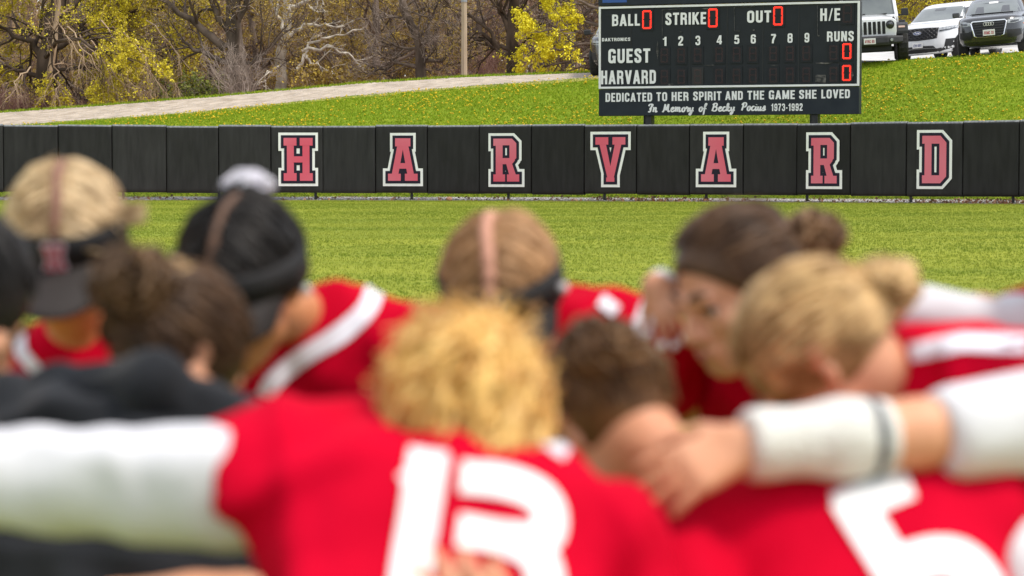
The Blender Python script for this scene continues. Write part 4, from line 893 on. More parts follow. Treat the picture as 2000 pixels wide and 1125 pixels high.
def wheel(parent, x, y, r, wd, rim=M_ALU, knob=False):
    prof = [(r * .62, -wd / 2), (r * .93, -wd / 2), (r, -wd / 2 + .03), (r, wd / 2 - .03), (r * .93, wd / 2), (r * .62, wd / 2)]
    n = 40; V = []; F = []
    for i in range(n):
        a = 2 * math.pi * i / n; k = 1 + (.018 if knob and i % 2 else 0)
        for (q, xx) in prof: V.append((x + xx, y + math.cos(a) * q * (k if q > r * .9 else 1), r + math.sin(a) * q * (k if q > r * .9 else 1)))
    p_ = len(prof)
    for i in range(n):
        for j in range(p_): F.append((i * p_ + j, ((i + 1) % n) * p_ + j, ((i + 1) % n) * p_ + (j + 1) % p_, i * p_ + (j + 1) % p_))
    me = bpy.data.meshes.new("wheel"); me.from_pydata(V, [], F); wo = link("wheel", me, M_RUB, parent)
    mb = MB(); sx = 1 if x > 0 else -1
    mb.tube([(x - sx * wd * .3, y, r), (x + sx * wd * .34, y, r)], [r * .63, r * .63], 24)
    mb.tube([(x + sx * wd * .34, y, r), (x + sx * wd * .44, y, r)], [r * .16, r * .13], 12)
    for k in range(5):
        a = k * 2 * math.pi / 5; mb.box((x + sx * wd * .38, y + math.cos(a) * r * .34, r + math.sin(a) * r * .34), (.03, r * .12, r * .5), rot=Matrix.Rotation(a - math.pi / 2, 3, 'X'))
    smooth_by_angle(mb.build("rim", rim, wo)); return wo
def plate(parent, c, s, m, mt, tilt=0, ybar=True):
    mb = MB(); mb.box(c, (.31, .012, .155)); o = mb.build("number_plate", m, parent, bevel=.004)
    mb = MB(); glyphs(mb, s, c[0] - .125, c[2] - .045, c[0] + .125, c[2] + .035, c[1] - .008, dz=.0002); t = mb.build("plate_number", mt, o, recalc=False)
    return o
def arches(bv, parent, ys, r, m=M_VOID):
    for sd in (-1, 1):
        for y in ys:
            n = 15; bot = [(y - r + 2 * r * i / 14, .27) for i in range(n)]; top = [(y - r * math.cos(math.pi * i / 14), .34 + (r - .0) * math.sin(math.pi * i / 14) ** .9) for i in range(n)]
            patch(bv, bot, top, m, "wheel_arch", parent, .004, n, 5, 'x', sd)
def park(name, label, px, Y, yaw, axle=.85, wb=2.6):
    """front bumper centre at photo column px and depth Y; the car stands on the slope on its four wheels"""
    x = (px - 1000) / FPX * Y; a = R(yaw); f = np.array([math.sin(a), math.cos(a)]); r = np.array([math.cos(a), -math.sin(a)])
    g = lambda u, v: float(ground_z(x + f[0] * v + r[0] * u, Y + f[1] * v + r[1] * u))
    pts = [(u, v) for u in (-.8, .8) for v in (axle, axle + wb)]; h = [g(*q) for q in pts]
    sv = ((h[1] + h[3]) - (h[0] + h[2])) / 2 / wb; su = ((h[2] + h[3]) - (h[0] + h[1])) / 2 / 1.6; z0 = sum(h) / 4 - sv * (axle + wb / 2)
    yv = Vector((f[0], f[1], sv)).normalized(); xv = Vector((r[0], r[1], su)); zv = xv.cross(yv).normalized(); xv = yv.cross(zv)
    e = empty(name, (x, Y, z0 + .018), Matrix((xv, yv, zv)).transposed().to_euler()); tag(e, label, "car", "cars parked at the top of the bank"); return e

# --- white boxy off-roader
c = park("parked_car", "white boxy off-roader with seven slot grille, parked beside the scoreboard", 1699.5, 64.2, 7, axle=.75)
mb = MB()
mb.prism([(-.66, .62), (.66, .62), (.70, .80), (.70, 1.08), (.62, 1.15), (-.62, 1.15), (-.70, 1.08), (-.70, .80)], .16, .30); 
gp = mb.build("grille_panel", M_CWHT, c, bevel=.025, seg=3, smooth=True); smooth_by_angle(gp)
for k in range(7):
    x = (k - 3) * .122; mb = MB(); mb.prism([(x - .038, .74), (x + .038, .74), (x + .042, .77), (x + .042, 1.05), (x + .036, 1.075), (x - .036, 1.075), (x - .042, 1.05), (x - .042, .77)], .152, .17); mb.build("grille_slot", M_VOID, gp)
for sx in (-1, 1):
    mb = MB(); mb.tube([(sx * .535, .17, .98), (sx * .535, .135, .98)], [.115, .108], 24); hl = smooth_by_angle(mb.build("headlight", M_PLAS, c))
    mb = MB(); mb.tube([(sx * .535, .137, .98), (sx * .535, .118, .98), (sx * .535, .108, .98)], [.09, .075, .02], 20); mb.build("lens", M_LAMPD, hl, smooth=True)
    mb = MB(); mb.tube([(sx * .535, .125, 1.01), (sx * .535, .108, 1.01)], [.03, .012], 10); mb.build("projector", M_LAMP, hl)
# hood, tub and cab
mb = MB()
V = []
def hoodrow(y, hw, z, cr): return [(-hw, y, z - .07), (-hw + .05, y, z - .012), (-hw * .5, y, z + cr), (0, y, z + cr * 1.15), (hw * .5, y, z + cr), (hw - .05, y, z - .012), (hw, y, z - .07)]
rows = [hoodrow(.20, .66, 1.115, .02), hoodrow(.30, .68, 1.15, .03), hoodrow(.8, .715, 1.185, .04), hoodrow(1.45, .755, 1.215, .045)]
V = [p for r2 in rows for p in r2]; F = [(i * 7 + j, i * 7 + j + 1, (i + 1) * 7 + j + 1, (i + 1) * 7 + j) for i in range(3) for j in range(6)]
mb.add(V, F); smooth_by_angle(mb.build("bonnet", M_CWHT, c), 50)
mb = MB()
mb.prism([(-.66, .55), (.66, .55), (.69, .7), (.70, 1.06), (-.70, 1.06), (-.69, .7)], .26, 1.5)
mb.prism([(-.76, .5), (.76, .5), (.80, .62), (.80, 1.16), (.765, 1.21), (-.765, 1.21), (-.80, 1.16), (-.80, .62)], 1.44, 4.05)
tub = mb.build("body", M_CWHT, c, bevel=.015)
# cab with raked pillars
def quadbox(a, b, th):  # a pillar between two points
    mb.tube([a, b], th, 8)
mb = MB()
roof = [(-.70, 1.86, 1.79), (.70, 1.86, 1.79), (.70, 3.9, 1.80), (-.70, 3.9, 1.80)]
V = [(-.72, 1.80, 1.73), (.72, 1.80, 1.73), (.70, 3.95, 1.76), (-.70, 3.95, 1.76), (-.64, 1.86, 1.80), (.64, 1.86, 1.80), (.62, 3.9, 1.83), (-.62, 3.9, 1.83)]
mb.add(V, [(0, 1, 5, 4), (1, 2, 6, 5), (2, 3, 7, 6), (3, 0, 4, 7), (4, 5, 6, 7), (3, 2, 1, 0)]); mb.build("roof", M_CWHT, c, bevel=.02, smooth=False)
for sx in (-1, 1):
    mb = MB(); mb.prism([(0, 0), (1, 0), (1, 1), (0, 1)], 0, 1); mb = MB()
    for (a, b, wx, wy) in [((sx * .765, 1.50, 1.19), (sx * .70, 1.83, 1.74), .075, .05), ((sx * .775, 2.45, 1.19), (sx * .705, 2.5, 1.75), .06, .09), ((sx * .775, 3.3, 1.19), (sx * .705, 3.3, 1.75), .06, .10), ((sx * .775, 3.98, 1.19), (sx * .70, 3.9, 1.75), .07, .09)]:
        a, b = Vector(a), Vector(b); V = [a + Vector((i * wx / 2, j * wy, 0)) for i, j in ((-1, -1), (1, -1), (1, 1), (-1, 1))] + [b + Vector((i * wx / 2, j * wy, 0)) for i, j in ((-1, -1), (1, -1), (1, 1), (-1, 1))]
        mb.add(V, [(0, 1, 2, 3), (7, 6, 5, 4), (0, 4, 5, 1), (1, 5, 6, 2), (2, 6, 7, 3), (3, 7, 4, 0)])
    mb.build("pillars", M_CWHT, c, bevel=.01)
    mb = MB(); mb.add([(sx * .752, 1.58, 1.21), (sx * .752, 3.95, 1.21), (sx * .695, 3.88, 1.73), (sx * .695, 1.86, 1.73)], [(0, 1, 2, 3)]); mb.build("side_window", M_GLSD, c, recalc=False)
    # fender flares, wheels, mirror, door seams
    mb = MB(); pts = [(.28, .80), (.34, .97), (.52, 1.03), (1.05, 1.03), (1.22, .93), (1.30, .70)]
    V = []; 
    for (y, z) in pts:
        for (x, dz) in ((.66, 0), (.985, -.005), (1.01, -.03), (1.005, -.085), (.66, -.075)): V.append((sx * x, y, z + dz))
    F = [(i * 5 + j, (i + 1) * 5 + j, (i + 1) * 5 + (j + 1) % 5, i * 5 + (j + 1) % 5) for i in range(5) for j in range(5)] + [(0, 1, 2, 3, 4), tuple(25 + k for k in range(5))]
    mb.add(V, F); fl = mb.build("fender_flare", M_PLAS, c, bevel=.008)
    mb = MB(); mb.box((sx * .84, .322, .905), (.17, .03, .055), rot=Matrix.Rotation(R(-18), 3, 'X')); mb.build("indicator", mat("indicator_lens", (.62, .42, .34), .2, coat=.6), fl, bevel=.008)
    mb = MB(); V = []
    for (y, z) in [(2.85, .66), (2.95, .92), (3.12, 1.02), (3.62, 1.02), (3.8, .9), (3.88, .66)]:
        for (x, dz) in ((.78, 0), (.985, -.005), (1.01, -.03), (1.005, -.08), (.78, -.075)): V.append((sx * x, y, z + dz))
    mb.add(V, F); mb.build("fender_flare", M_PLAS, c, bevel=.008)
    wheel(c, sx * .865, .78, .41, .28, knob=True); wheel(c, sx * .865, 3.36, .41, .28, knob=True)
    mb = MB(); mb.box((sx * .985, 1.62, 1.30), (.19, .10, .20)); mb.box((sx * .86, 1.64, 1.22), (.16, .05, .05)); mb.build("mirror", M_PLAS, c, bevel=.025, seg=3)
    mb = MB(); mb.box((sx * .803, 2.05, .88), (.006, .012, .6)); mb.box((sx * .803, 2.72, .88), (.006, .012, .6)); mb.build("door_seam", M_VOID, c)
    mb = MB(); mb.box((sx * .815, 2.55, 1.05), (.03, .16, .035)); mb.box((sx * .815, 1.56, 1.02), (.025, .05, .10)); mb.build("door_handle", M_PLAS, c, bevel=.006)
    mb = MB(); mb.tube([(sx * .62, .28, 1.16), (sx * .64, .34, 1.17), (sx * .66, .42, 1.12)], .022, 8); mb.build("bonnet_latch", M_PLAS, c)
mb = MB(); mb.add([(-.69, 1.525, 1.245), (.69, 1.525, 1.245), (.635, 1.80, 1.715), (-.635, 1.80, 1.715)], [(0, 1, 2, 3)]); ws = mb.build("windscreen", M_GLS, c, recalc=False)
mb = MB()
for (a, b, r2) in [((-.74, 1.50, 1.22), (.74, 1.50, 1.22), .028), ((-.68, 1.80, 1.735), (.68, 1.80, 1.735), .032), ((-.735, 1.50, 1.22), (-.675, 1.80, 1.735), .03), ((.735, 1.50, 1.22), (.675, 1.80, 1.735), .03)]: mb.tube([a, b], r2, 8)
mb.build("windscreen_frame", M_CWHT, c)
mb = MB(); mb.tube([(-.45, 1.49, 1.235), (-.08, 1.53, 1.29)], .012, 5); mb.tube([(.12, 1.49, 1.235), (.5, 1.53, 1.285)], .012, 5); mb.build("wipers", M_PLAS, c)
# bumper and undershield
mb = MB(); sec = [(-.03, .44), (-.05, .52), (-.03, .66), (.06, .70), (.20, .68), (.20, .46)]; V = []
xsn = [-.86, -.70, -.45, 0, .45, .70, .86]
for x in xsn:
    k = max(0, abs(x) - .45) / .41; 
    for (y, z) in sec: V.append((x, y + .16 * k, z + (.05 * k if z < .5 else 0) - (.02 * k if z > .6 else 0)))
F = [(i * 6 + j, (i + 1) * 6 + j, (i + 1) * 6 + (j + 1) % 6, i * 6 + (j + 1) % 6) for i in range(6) for j in range(6)] + [tuple(range(6)), tuple(36 + k for k in range(6))]
mb.add(V, F); bp_ = mb.build("bumper", M_PLAS, c, bevel=.012, seg=2)
mb = MB(); mb.box((0, .24, .42), (1.1, .3, .26)); mb.box((0, .9, .33), (1.3, .16, .14)); mb.box((0, 1.9, .42), (1.1, 3.2, .16)); mb.build("undershield", M_VOID, c, bevel=.02)
for sx in (-1, 1):
    mb = MB(); mb.tube([(sx * .56, -.01, .575), (sx * .56, -.052, .575)], [.06, .055], 16); fo = mb.build("fog_lamp", M_PLAS, bp_); mb = MB(); mb.tube([(sx * .56, -.05, .575), (sx * .56, -.058, .575)], [.042, .03], 14); mb.build("lens", M_LAMP, fo)
plate(c, (-.02, -.058, .565), "4YRC 85", M_PLT, M_PRED)
jeep = c

# --- the two crossovers
def suv_common(c, slices, paint, L, ax, wr, hw):
    b = body_stack("body", slices, paint, c); bv = bvh_of(b); arches(bv, c, ax, wr + .06)
    for sx in (-1, 1):
        for y in ax: wheel(c, sx * (hw - .145), y, wr, .23)
    return b, bv
c = park("parked_car", "white family crossover with black mesh grille between the off-roader and dark crossover", 1793, 69.0, 31, axle=.95)
SL = [(.26, .86, .22, 4.9, 4, 5), (.30, .93, .10, 4.95, 4, 5), (.42, .985, .02, 5.02, 3.8, 5), (.56, 1.0, .0, 5.05, 3.6, 5), (.75, 1.0, .03, 5.05, 3.6, 5), (.92, .995, .05, 5.03, 3.6, 5), (1.03, .985, .09, 5.0, 3.6, 5), (1.08, .965, .16, 5.0, 3.8, 5), (1.115, .93, .34, 5.0, 4, 5), (1.145, .90, .8, 4.98, 4.5, 5),
      (1.17, .895, 1.28, 4.96, 5, 5), (1.22, .885, 1.38, 4.94, 5, 5), (1.40, .825, 1.72, 4.86, 5, 5), (1.58, .765, 2.06, 4.74, 5, 5), (1.68, .715, 2.30, 4.65, 5, 5), (1.735, .62, 2.6, 4.5, 5, 5), (1.755, .40, 2.95, 4.2, 4, 4)]
SL = [(z if z < 1.19 else 1.17 + (z - 1.17) * .86, *q) for z, *q in SL]
b, bv = suv_common(c, SL, M_CWHT, 5.0, (.95, 3.95), .37, 1.0)
gr = patch(bv, [(-.56, .74), (-.5, .69), (0, .67), (.5, .69), (.56, .74)], [(-.60, 1.0), (-.3, 1.015), (0, 1.02), (.3, 1.015), (.60, 1.0)], M_VOID, "grille", c, .010, 20, 8)
mb = MB()
for r_i in range(5):
    for k in range(9):
        x = (k - 4) * .128 + (.064 if r_i % 2 else 0); z = .735 + r_i * .058
        if abs(x) > .56: continue
        h = bv.ray_cast(Vector((x, -3, z)), Vector((0, 1, 0)))
        if h[0] is None: continue
        y = h[0].y - .018; hx = [(x + .058 * a, y, z + .026 * b2) for a, b2 in ((-1, 0), (-.6, 1), (.6, 1), (1, 0), (.6, -1), (-.6, -1), (-1, 0))]; mb.tube(hx, .008, 4)
mb.build("grille_mesh", mat("dark_chrome", (.07, .07, .075), .35, metal=.5), gr)["kind"] = "stuff"
h = bv.ray_cast(Vector((0, -3, .885)), Vector((0, 1, 0))); yb = h[0].y - .03
mb = MB(); V = [(.125 * math.cos(a), yb, .885 + .052 * math.sin(a)) for a in [k * math.pi / 14 for k in range(28)]]; V2 = [(v[0], yb + .02, v[2]) for v in V]
mb.add(V + V2, [tuple(range(28)), tuple(range(55, 27, -1))] + [(i, i + 28, (i + 1) % 28 + 28, (i + 1) % 28) for i in range(28)]); bd = mb.build("badge", M_CHR, gr)
mb = MB(); mb.add([(v[0] * .88, yb - .002, .885 + (v[2] - .885) * .8) for v in V], [tuple(range(28))]); mb.build("badge_field", M_BLUE, bd, recalc=False)
# badge script
SCR['F'] = (1.1, [[(.2, 1.5), (.5, 1.75), (1.1, 1.7)], [(.65, 1.7), (.5, .6), (.3, 0), (.05, .15)], [(.3, .9), (.85, .95)]]); SCR['d'] = (.95, [[(.55, .9), (.3, 1), (.12, .5), (.25, 0), (.55, .3), (.75, 1.75)], [(.62, .6), (.65, 0), (.95, .25)]])
def script_local(mb, s, u0, u1, v0, xh, y, hw):
    tot = sum(SCR[k][0] for k in s); su = (u1 - u0) / tot; pen = 0; n_ = 0
    for k in s:
        adv, st = SCR[k]
        for q in st:
            n_ += 1; LR = band([(u0 + (pen + p[0]) * su, v0 + p[1] * xh) for p in q], hw); mb.add([(p.x, y - .0002 * n_, p.y) for lr in LR for p in lr], [(2 * i, 2 * i + 2, 2 * i + 3, 2 * i + 1) for i in range(len(LR) - 1)])
        pen += adv
mb = MB(); script_local(mb, "Ford", -.08, .08, .865, .03, yb - .004, .006); mb.build("badge_script", M_BWHT, bd, recalc=False)
for s_ in (1, -1):
    f = (lambda q: q) if s_ > 0 else mir
    hl = patch(bv, f([(.60, .865), (.78, .885), (.93, .93)]), f([(.60, .985), (.8, 1.01), (.945, 1.025)]), M_LAMP, "headlight", c, .008, 12, 5)
    patch(bv, f([(.62, .89), (.8, .905), (.9, .94)]), f([(.62, .925), (.8, .935), (.9, .96)]), M_LAMPD, "lens", hl, .014, 8, 3)
    patch(bv, f([(.70, .44), (.86, .46)]), f([(.74, .66), (.90, .66)]), M_VOID, "fog_recess", c, .008, 6, 6)
    patch(bv, f([(.50, .29), (.72, .36), (.95, .40)]), f([(.46, .40), (.70, .44), (.965, .475)]), M_PLAS, "bumper_trim", c, .006, 8, 4)
    mb = MB(); mb.box((s_ * 1.07, 1.62, 1.24), (.20, .10, .15)); mb.box((s_ * .95, 1.64, 1.19), (.12, .06, .05)); mb.build("mirror", M_PLAS if s_ < 0 else M_CWHT, c, bevel=.03, seg=3)
    patch(bv, [(1.55, 1.21), (2.5, 1.2), (4.5, 1.22)], [(2.0, 1.49), (3, 1.535), (4.35, 1.50)], M_GLSD, "side_window", c, .006, 16, 6, 'x', s_)
patch(bv, [(-.50, .28), (0, .26), (.50, .28)], [(-.52, .42), (0, .44), (.52, .42)], M_VOID, "lower_intake", c, .008, 12, 4)
patch(bv, [(-.5, .43), (0, .45), (.5, .43)], [(-.44, .5), (0, .52), (.44, .5)], M_PLAS, "bumper_trim", c, .010, 12, 3)
ws = patch(bv, [(-.80, 1.205), (-.4, 1.20), (0, 1.20), (.4, 1.20), (.80, 1.205)], [(-.66, 1.54), (-.3, 1.555), (0, 1.56), (.3, 1.555), (.66, 1.54)], M_GLS, "windscreen", c, .010, 20, 10)
patch(bv, [(-.16, 1.47), (.16, 1.47)], [(-.16, 1.53), (.16, 1.53)], M_LAMPD, "rear_view_mirror", ws, .018, 4, 3)
h = bv.ray_cast(Vector((0, -3, .56)), Vector((0, 1, 0))); plate(c, (.0, h[0].y - .03, .545), "LZW-4911", M_PLT, M_PBLU)
explorer = c

c = park("parked_car", "dark grey crossover with a large pale framed grille at the right end", 1931, 63.6, 17, axle=.9)
SL = [(.22, .78, .22, 4.25, 5, 5), (.26, .85, .10, 4.3, 5, 5), (.36, .905, .03, 4.35, 4.6, 5), (.50, .915, .0, 4.38, 4.4, 5), (.68, .915, .02, 4.38, 4.4, 5), (.82, .91, .05, 4.36, 4.4, 5), (.92, .90, .10, 4.34, 4.4, 5), (.975, .875, .20, 4.33, 4.4, 5), (1.01, .85, .40, 4.32, 3.8, 5), (1.045, .83, .8, 4.3, 4.2, 5),
      (1.075, .82, 1.13, 4.28, 5, 5), (1.12, .81, 1.22, 4.26, 5, 5), (1.27, .755, 1.5, 4.15, 5, 5), (1.42, .69, 1.82, 4.0, 5, 5), (1.51, .64, 2.06, 3.85, 5, 5), (1.555, .56, 2.35, 3.7, 5, 5), (1.575, .36, 2.7, 3.4, 4, 4)]
b, bv = suv_common(c, SL, M_CDRK, 4.4, (.88, 3.5), .345, .915)
outl = [(-.42, .865), (-.46, .82), (-.38, .485), (-.31, .45), (.31, .45), (.38, .485), (.46, .82), (.42, .865), (-.42, .865)]
gr = patch(bv, [(-.44, .82), (-.37, .485), (-.30, .46), (.30, .46), (.37, .485), (.44, .82)], [(-.41, .86), (0, .865), (.41, .86)], M_VOID, "grille", c, .012, 24, 8)
V = []
for (x, z) in [p for q in zip(outl[:-1], outl[1:]) for p in (q[0], ((q[0][0] + q[1][0]) / 2, (q[0][1] + q[1][1]) / 2))] + [outl[0]]:
    h = bv.ray_cast(Vector((x, -3, z)), Vector((0, 1, 0))); V.append(Vector((x, h[0].y - .02, z)))
mb = MB(); mb.tube(V, .019, 6); mb.build("grille_frame", M_CHR, gr)
for k in range(5):
    z = .53 + k * .066; mb = MB(); w_ = .38 + (z - .5) * .15
    pts = []
    for i in range(9):
        x = -w_ + 2 * w_ * i / 8; h = bv.ray_cast(Vector((x, -3, z)), Vector((0, 1, 0))); pts.append(Vector((x, h[0].y - .018, z)))
    mb.tube(pts, .007, 4); mb.build("grille_bar", mat("dark_chrome", (.07, .07, .075), .35), gr)
h = bv.ray_cast(Vector((0, -3, .79)), Vector((0, 1, 0)))
for k in range(4):
    mb = MB(); xx = (k - 1.5) * .062; mb.tube([(xx + .042 * math.cos(a), h[0].y - .035 - (.003 if k % 2 else 0), .785 + .042 * math.sin(a)) for a in [j * math.pi / 12 for j in range(25)]], .0075, 6, cap=False); mb.build("badge_ring", M_CHR, gr)
for s_ in (1, -1):
    f = (lambda q: q) if s_ > 0 else mir
    hl = patch(bv, f([(.49, .765), (.66, .765), (.83, .825)]), f([(.47, .845), (.68, .90), (.855, .905)]), M_LAMP, "headlight", c, .008, 12, 6)
    patch(bv, f([(.56, .785), (.66, .785), (.76, .81)]), f([(.56, .825), (.66, .84), (.76, .855)]), M_LAMPD, "lens", hl, .014, 8, 4)
    patch(bv, f([(.48, .40), (.66, .40), (.80, .46)]), f([(.45, .60), (.66, .60), (.85, .62)]), M_VOID, "side_intake", c, .008, 10, 5)
    mb = MB(); mb.box((s_ * .985, 1.42, 1.13), (.19, .10, .14)); mb.box((s_ * .87, 1.44, 1.08), (.12, .06, .05)); mb.build("mirror", M_CDRK, c, bevel=.03, seg=3)
    patch(bv, [(1.35, 1.11), (2.2, 1.11), (3.8, 1.14)], [(1.75, 1.40), (2.5, 1.45), (3.6, 1.42)], M_GLSD, "side_window", c, .006, 16, 6, 'x', s_)
    patch(bv, [(.55, .74), (.68, .74)], [(.55, .765), (.68, .765)], M_ORG, "side_marker", c, .008, 4, 3, 'x', s_)
patch(bv, [(-.75, .255), (0, .245), (.75, .255)], [(-.80, .33), (0, .33), (.80, .33)], M_PLAS, "lower_lip", c, .010, 14, 3)
ws = patch(bv, [(-.74, 1.10), (-.4, 1.095), (0, 1.095), (.4, 1.095), (.74, 1.10)], [(-.59, 1.44), (-.3, 1.46), (0, 1.465), (.3, 1.46), (.59, 1.44)], M_GLS, "windscreen", c, .010, 20, 10)
patch(bv, [(-.12, 1.38), (.12, 1.38)], [(-.12, 1.43), (.12, 1.43)], M_PLT, "rear_view_mirror", ws, .018, 4, 3)
for sx in (-.34, .34): patch(bv, [(sx - .12, 1.13), (sx + .12, 1.13)], [(sx - .09, 1.30), (sx + .09, 1.30)], M_LAMPD, "headrest", ws, .014, 5, 4)
mb = MB(); mb.tube([(-.55, 1.16, 1.10), (0, 1.17, 1.105), (.55, 1.16, 1.10)], .012, 5); mb.build("wiper", M_PLAS, c)
h = bv.ray_cast(Vector((0, -3, .565)), Vector((0, 1, 0))); plate(c, (.0, h[0].y - .035, .56), "6RMC 33", M_PLT, M_PRED)
audi = c
# slate coloured crossover almost hidden behind the scoreboard
tmp = park("parked_car", "dark grey car almost wholly hidden behind the scoreboard's left edge", 1214, 68.6, 8, .95, 3.0)
c = copy_tree(explorer); c.location = tmp.location; c.rotation_euler = tmp.rotation_euler; c["label"] = tmp["label"]; bpy.data.objects.remove(tmp)
for ch in list(c.children):
    if ch.name.startswith("number_plate"):
        for g2 in list(ch.children): bpy.data.objects.remove(g2)
        bpy.data.objects.remove(ch)
    elif ch.data.materials and ch.data.materials[0] == M_CWHT:
        ch.data = ch.data.copy(); ch.data.materials[0] = M_CDRK
# ---------------------------------------------------------------- people: signed distance solids turned into one skin
def vec(p): return np.array([p[0], p[1], p[2]], float)
def RC(a, b, ra, rb, k=.02): return ('c', vec(a), vec(b), ra, rb, k)
def EL(c, M, r, k=.02): return ('e', vec(c), np.array(M, float), np.array(r, float), k)
def sdf_mesh(name, prims, h=.008, cuts=(), smooth=2):
    lo = np.min([np.minimum(p[1] - max(p[3], p[4]), p[2] - max(p[3], p[4])) if p[0] == 'c' else p[1] - p[3].max() for p in prims], 0) - 3 * h
    hi = np.max([np.maximum(p[1] + max(p[3], p[4]), p[2] + max(p[3], p[4])) if p[0] == 'c' else p[1] + p[3].max() for p in prims], 0) + 3 * h
    n = np.ceil((hi - lo) / h).astype(int) + 1; Fd = np.full(n, .2, np.float32)
    ax = [lo[i] + np.arange(n[i]) * h for i in range(3)]
    for p in prims:
        k = p[5] if p[0] == 'c' else p[4]; pad = k + 2.5 * h
        if p[0] == 'c': mx = max(p[3], p[4]); l2 = np.minimum(p[1], p[2]) - mx - pad; h2 = np.maximum(p[1], p[2]) + mx + pad
        else: l2 = p[1] - p[3].max() - pad; h2 = p[1] + p[3].max() + pad
        i0 = np.clip(np.floor((l2 - lo) / h).astype(int), 0, n); i1 = np.clip(np.ceil((h2 - lo) / h).astype(int) + 1, 0, n)
        sl = tuple(slice(a, b) for a, b in zip(i0, i1))
        X, Y, Z = np.meshgrid(ax[0][sl[0]], ax[1][sl[1]], ax[2][sl[2]], indexing='ij', sparse=True)
        if p[0] == 'c':
            a, b = p[1], p[2]; ba = b - a; L2 = max(1e-12, ba @ ba)
            t = np.clip(((X - a[0]) * ba[0] + (Y - a[1]) * ba[1] + (Z - a[2]) * ba[2]) / L2, 0, 1)
            d = np.sqrt((X - a[0] - t * ba[0]) ** 2 + (Y - a[1] - t * ba[1]) ** 2 + (Z - a[2] - t * ba[2]) ** 2) - (p[3] + (p[4] - p[3]) * t)
        else:
            c, M, r = p[1], p[2], p[3]; q = [(X - c[0]) * M[i][0] + (Y - c[1]) * M[i][1] + (Z - c[2]) * M[i][2] for i in range(3)]
            k0 = np.sqrt(sum((q[i] / r[i]) ** 2 for i in range(3))); k1 = np.sqrt(sum((q[i] / r[i] ** 2) ** 2 for i in range(3))) + 1e-9; d = k0 * (k0 - 1) / k1
        A = Fd[sl]; kk = max(k, 1e-4); hh = np.maximum(kk - np.abs(A - d), 0) / kk; Fd[sl] = np.minimum(A, d) - hh * hh * kk * .25
    for (c, nrm) in cuts:      # keep the side the normal points away from
        X, Y, Z = np.meshgrid(*ax, indexing='ij', sparse=True); d = (X - c[0]) * nrm[0] + (Y - c[1]) * nrm[1] + (Z - c[2]) * nrm[2]
        Fd = np.maximum(Fd, d)
    V, Q = surface_nets(Fd, lo, h)
    for _ in range(smooth):
        acc = np.zeros_like(V); cnt = np.zeros(len(V))
        for a, b in ((0, 1), (1, 2), (2, 3), (3, 0)):
            np.add.at(acc, Q[:, a], V[Q[:, b]]); np.add.at(cnt, Q[:, a], 1); np.add.at(acc, Q[:, b], V[Q[:, a]]); np.add.at(cnt, Q[:, b], 1)
        V = V * .5 + .5 * acc / np.maximum(cnt, 1)[:, None]
    return V, Q
def surface_nets(Fd, lo, h):
    ins = Fd < 0; n = np.array(Fd.shape); c = n - 1
    cnt = np.zeros(c, np.int8); corner = [(i, j, k) for i in (0, 1) for j in (0, 1) for k in (0, 1)]
    sub = lambda A, o: A[o[0]:o[0] + c[0], o[1]:o[1] + c[1], o[2]:o[2] + c[2]]
    for o in corner: cnt += sub(ins, o)
    act = (cnt > 0) & (cnt < 8); idx = -np.ones(c, np.int64); w = np.argwhere(act); idx[act] = np.arange(len(w))
    acc = np.zeros((len(w), 3)); num = np.zeros(len(w)); val = {o: Fd[w[:, 0] + o[0], w[:, 1] + o[1], w[:, 2] + o[2]] for o in corner}
    for a in corner:
        for d in range(3):
            if a[d] == 1: continue
            b = list(a); b[d] = 1; b = tuple(b); va, vb = val[a], val[b]; m = (va < 0) != (vb < 0); t = np.where(m, va / np.where(m, va - vb, 1), 0)
            pt = np.array(a, float)[None] + t[:, None] * np.eye(3)[d][None]; acc += pt * m[:, None]; num += m
    V = lo + (w + acc / num[:, None]) * h; Q = []
    for d in range(3):
        u, v = (d + 1) % 3, (d + 2) % 3
        sl0 = [slice(None)] * 3; sl1 = [slice(None)] * 3; sl0[d] = slice(0, -1); sl1[d] = slice(1, None)
        e = ins[tuple(sl0)] != ins[tuple(sl1)]; a = np.argwhere(e); ok = (a[:, u] > 0) & (a[:, v] > 0) & (a[:, u] < c[u]) & (a[:, v] < c[v]); a = a[ok]
        def cell(du, dv): q = a.copy(); q[:, u] -= du; q[:, v] -= dv; return idx[q[:, 0], q[:, 1], q[:, 2]]
        f = np.stack([cell(1, 1), cell(0, 1), cell(0, 0), cell(1, 0)], -1); fl = ins[a[:, 0], a[:, 1], a[:, 2]]; f[~fl] = f[~fl][:, ::-1]; Q.append(f)
    return V, np.concatenate(Q)
def folds(V, Q, amp, seed=0):
    """soft creases pushed into cloth along its normals"""
    nrm = np.zeros_like(V); a = V[Q]; fn = np.cross(a[:, 2] - a[:, 0], a[:, 3] - a[:, 1])
    for j in range(4): np.add.at(nrm, Q[:, j], fn)
    nrm = unit(nrm); r = np.random.default_rng(seed); d = np.zeros(len(V))
    for k in range(7):
        w_ = unit(r.normal(0, 1, 3)) * r.uniform(16, 44); p2 = unit(r.normal(0, 1, 3)) * r.uniform(6, 14); d += np.maximum(0, np.sin(V @ w_ + 1.6 * np.sin(V @ p2 + r.uniform(0, 6)) + r.uniform(0, 6))) ** 3 * r.uniform(.4, 1)
    return V + nrm * (d - .6)[:, None] * amp
def solid(name, prims, m, parent, h=.008, cuts=(), smooth=2, fold=0, seed=0):
    V, Q = sdf_mesh(name, prims, h, cuts, smooth)
    if fold: V = folds(V, Q, fold, seed)
    o0 = vec(parent.location) if parent is not None else np.zeros(3)
    return link(name, np_mesh(name, V - o0, [Q]), m, parent, True)
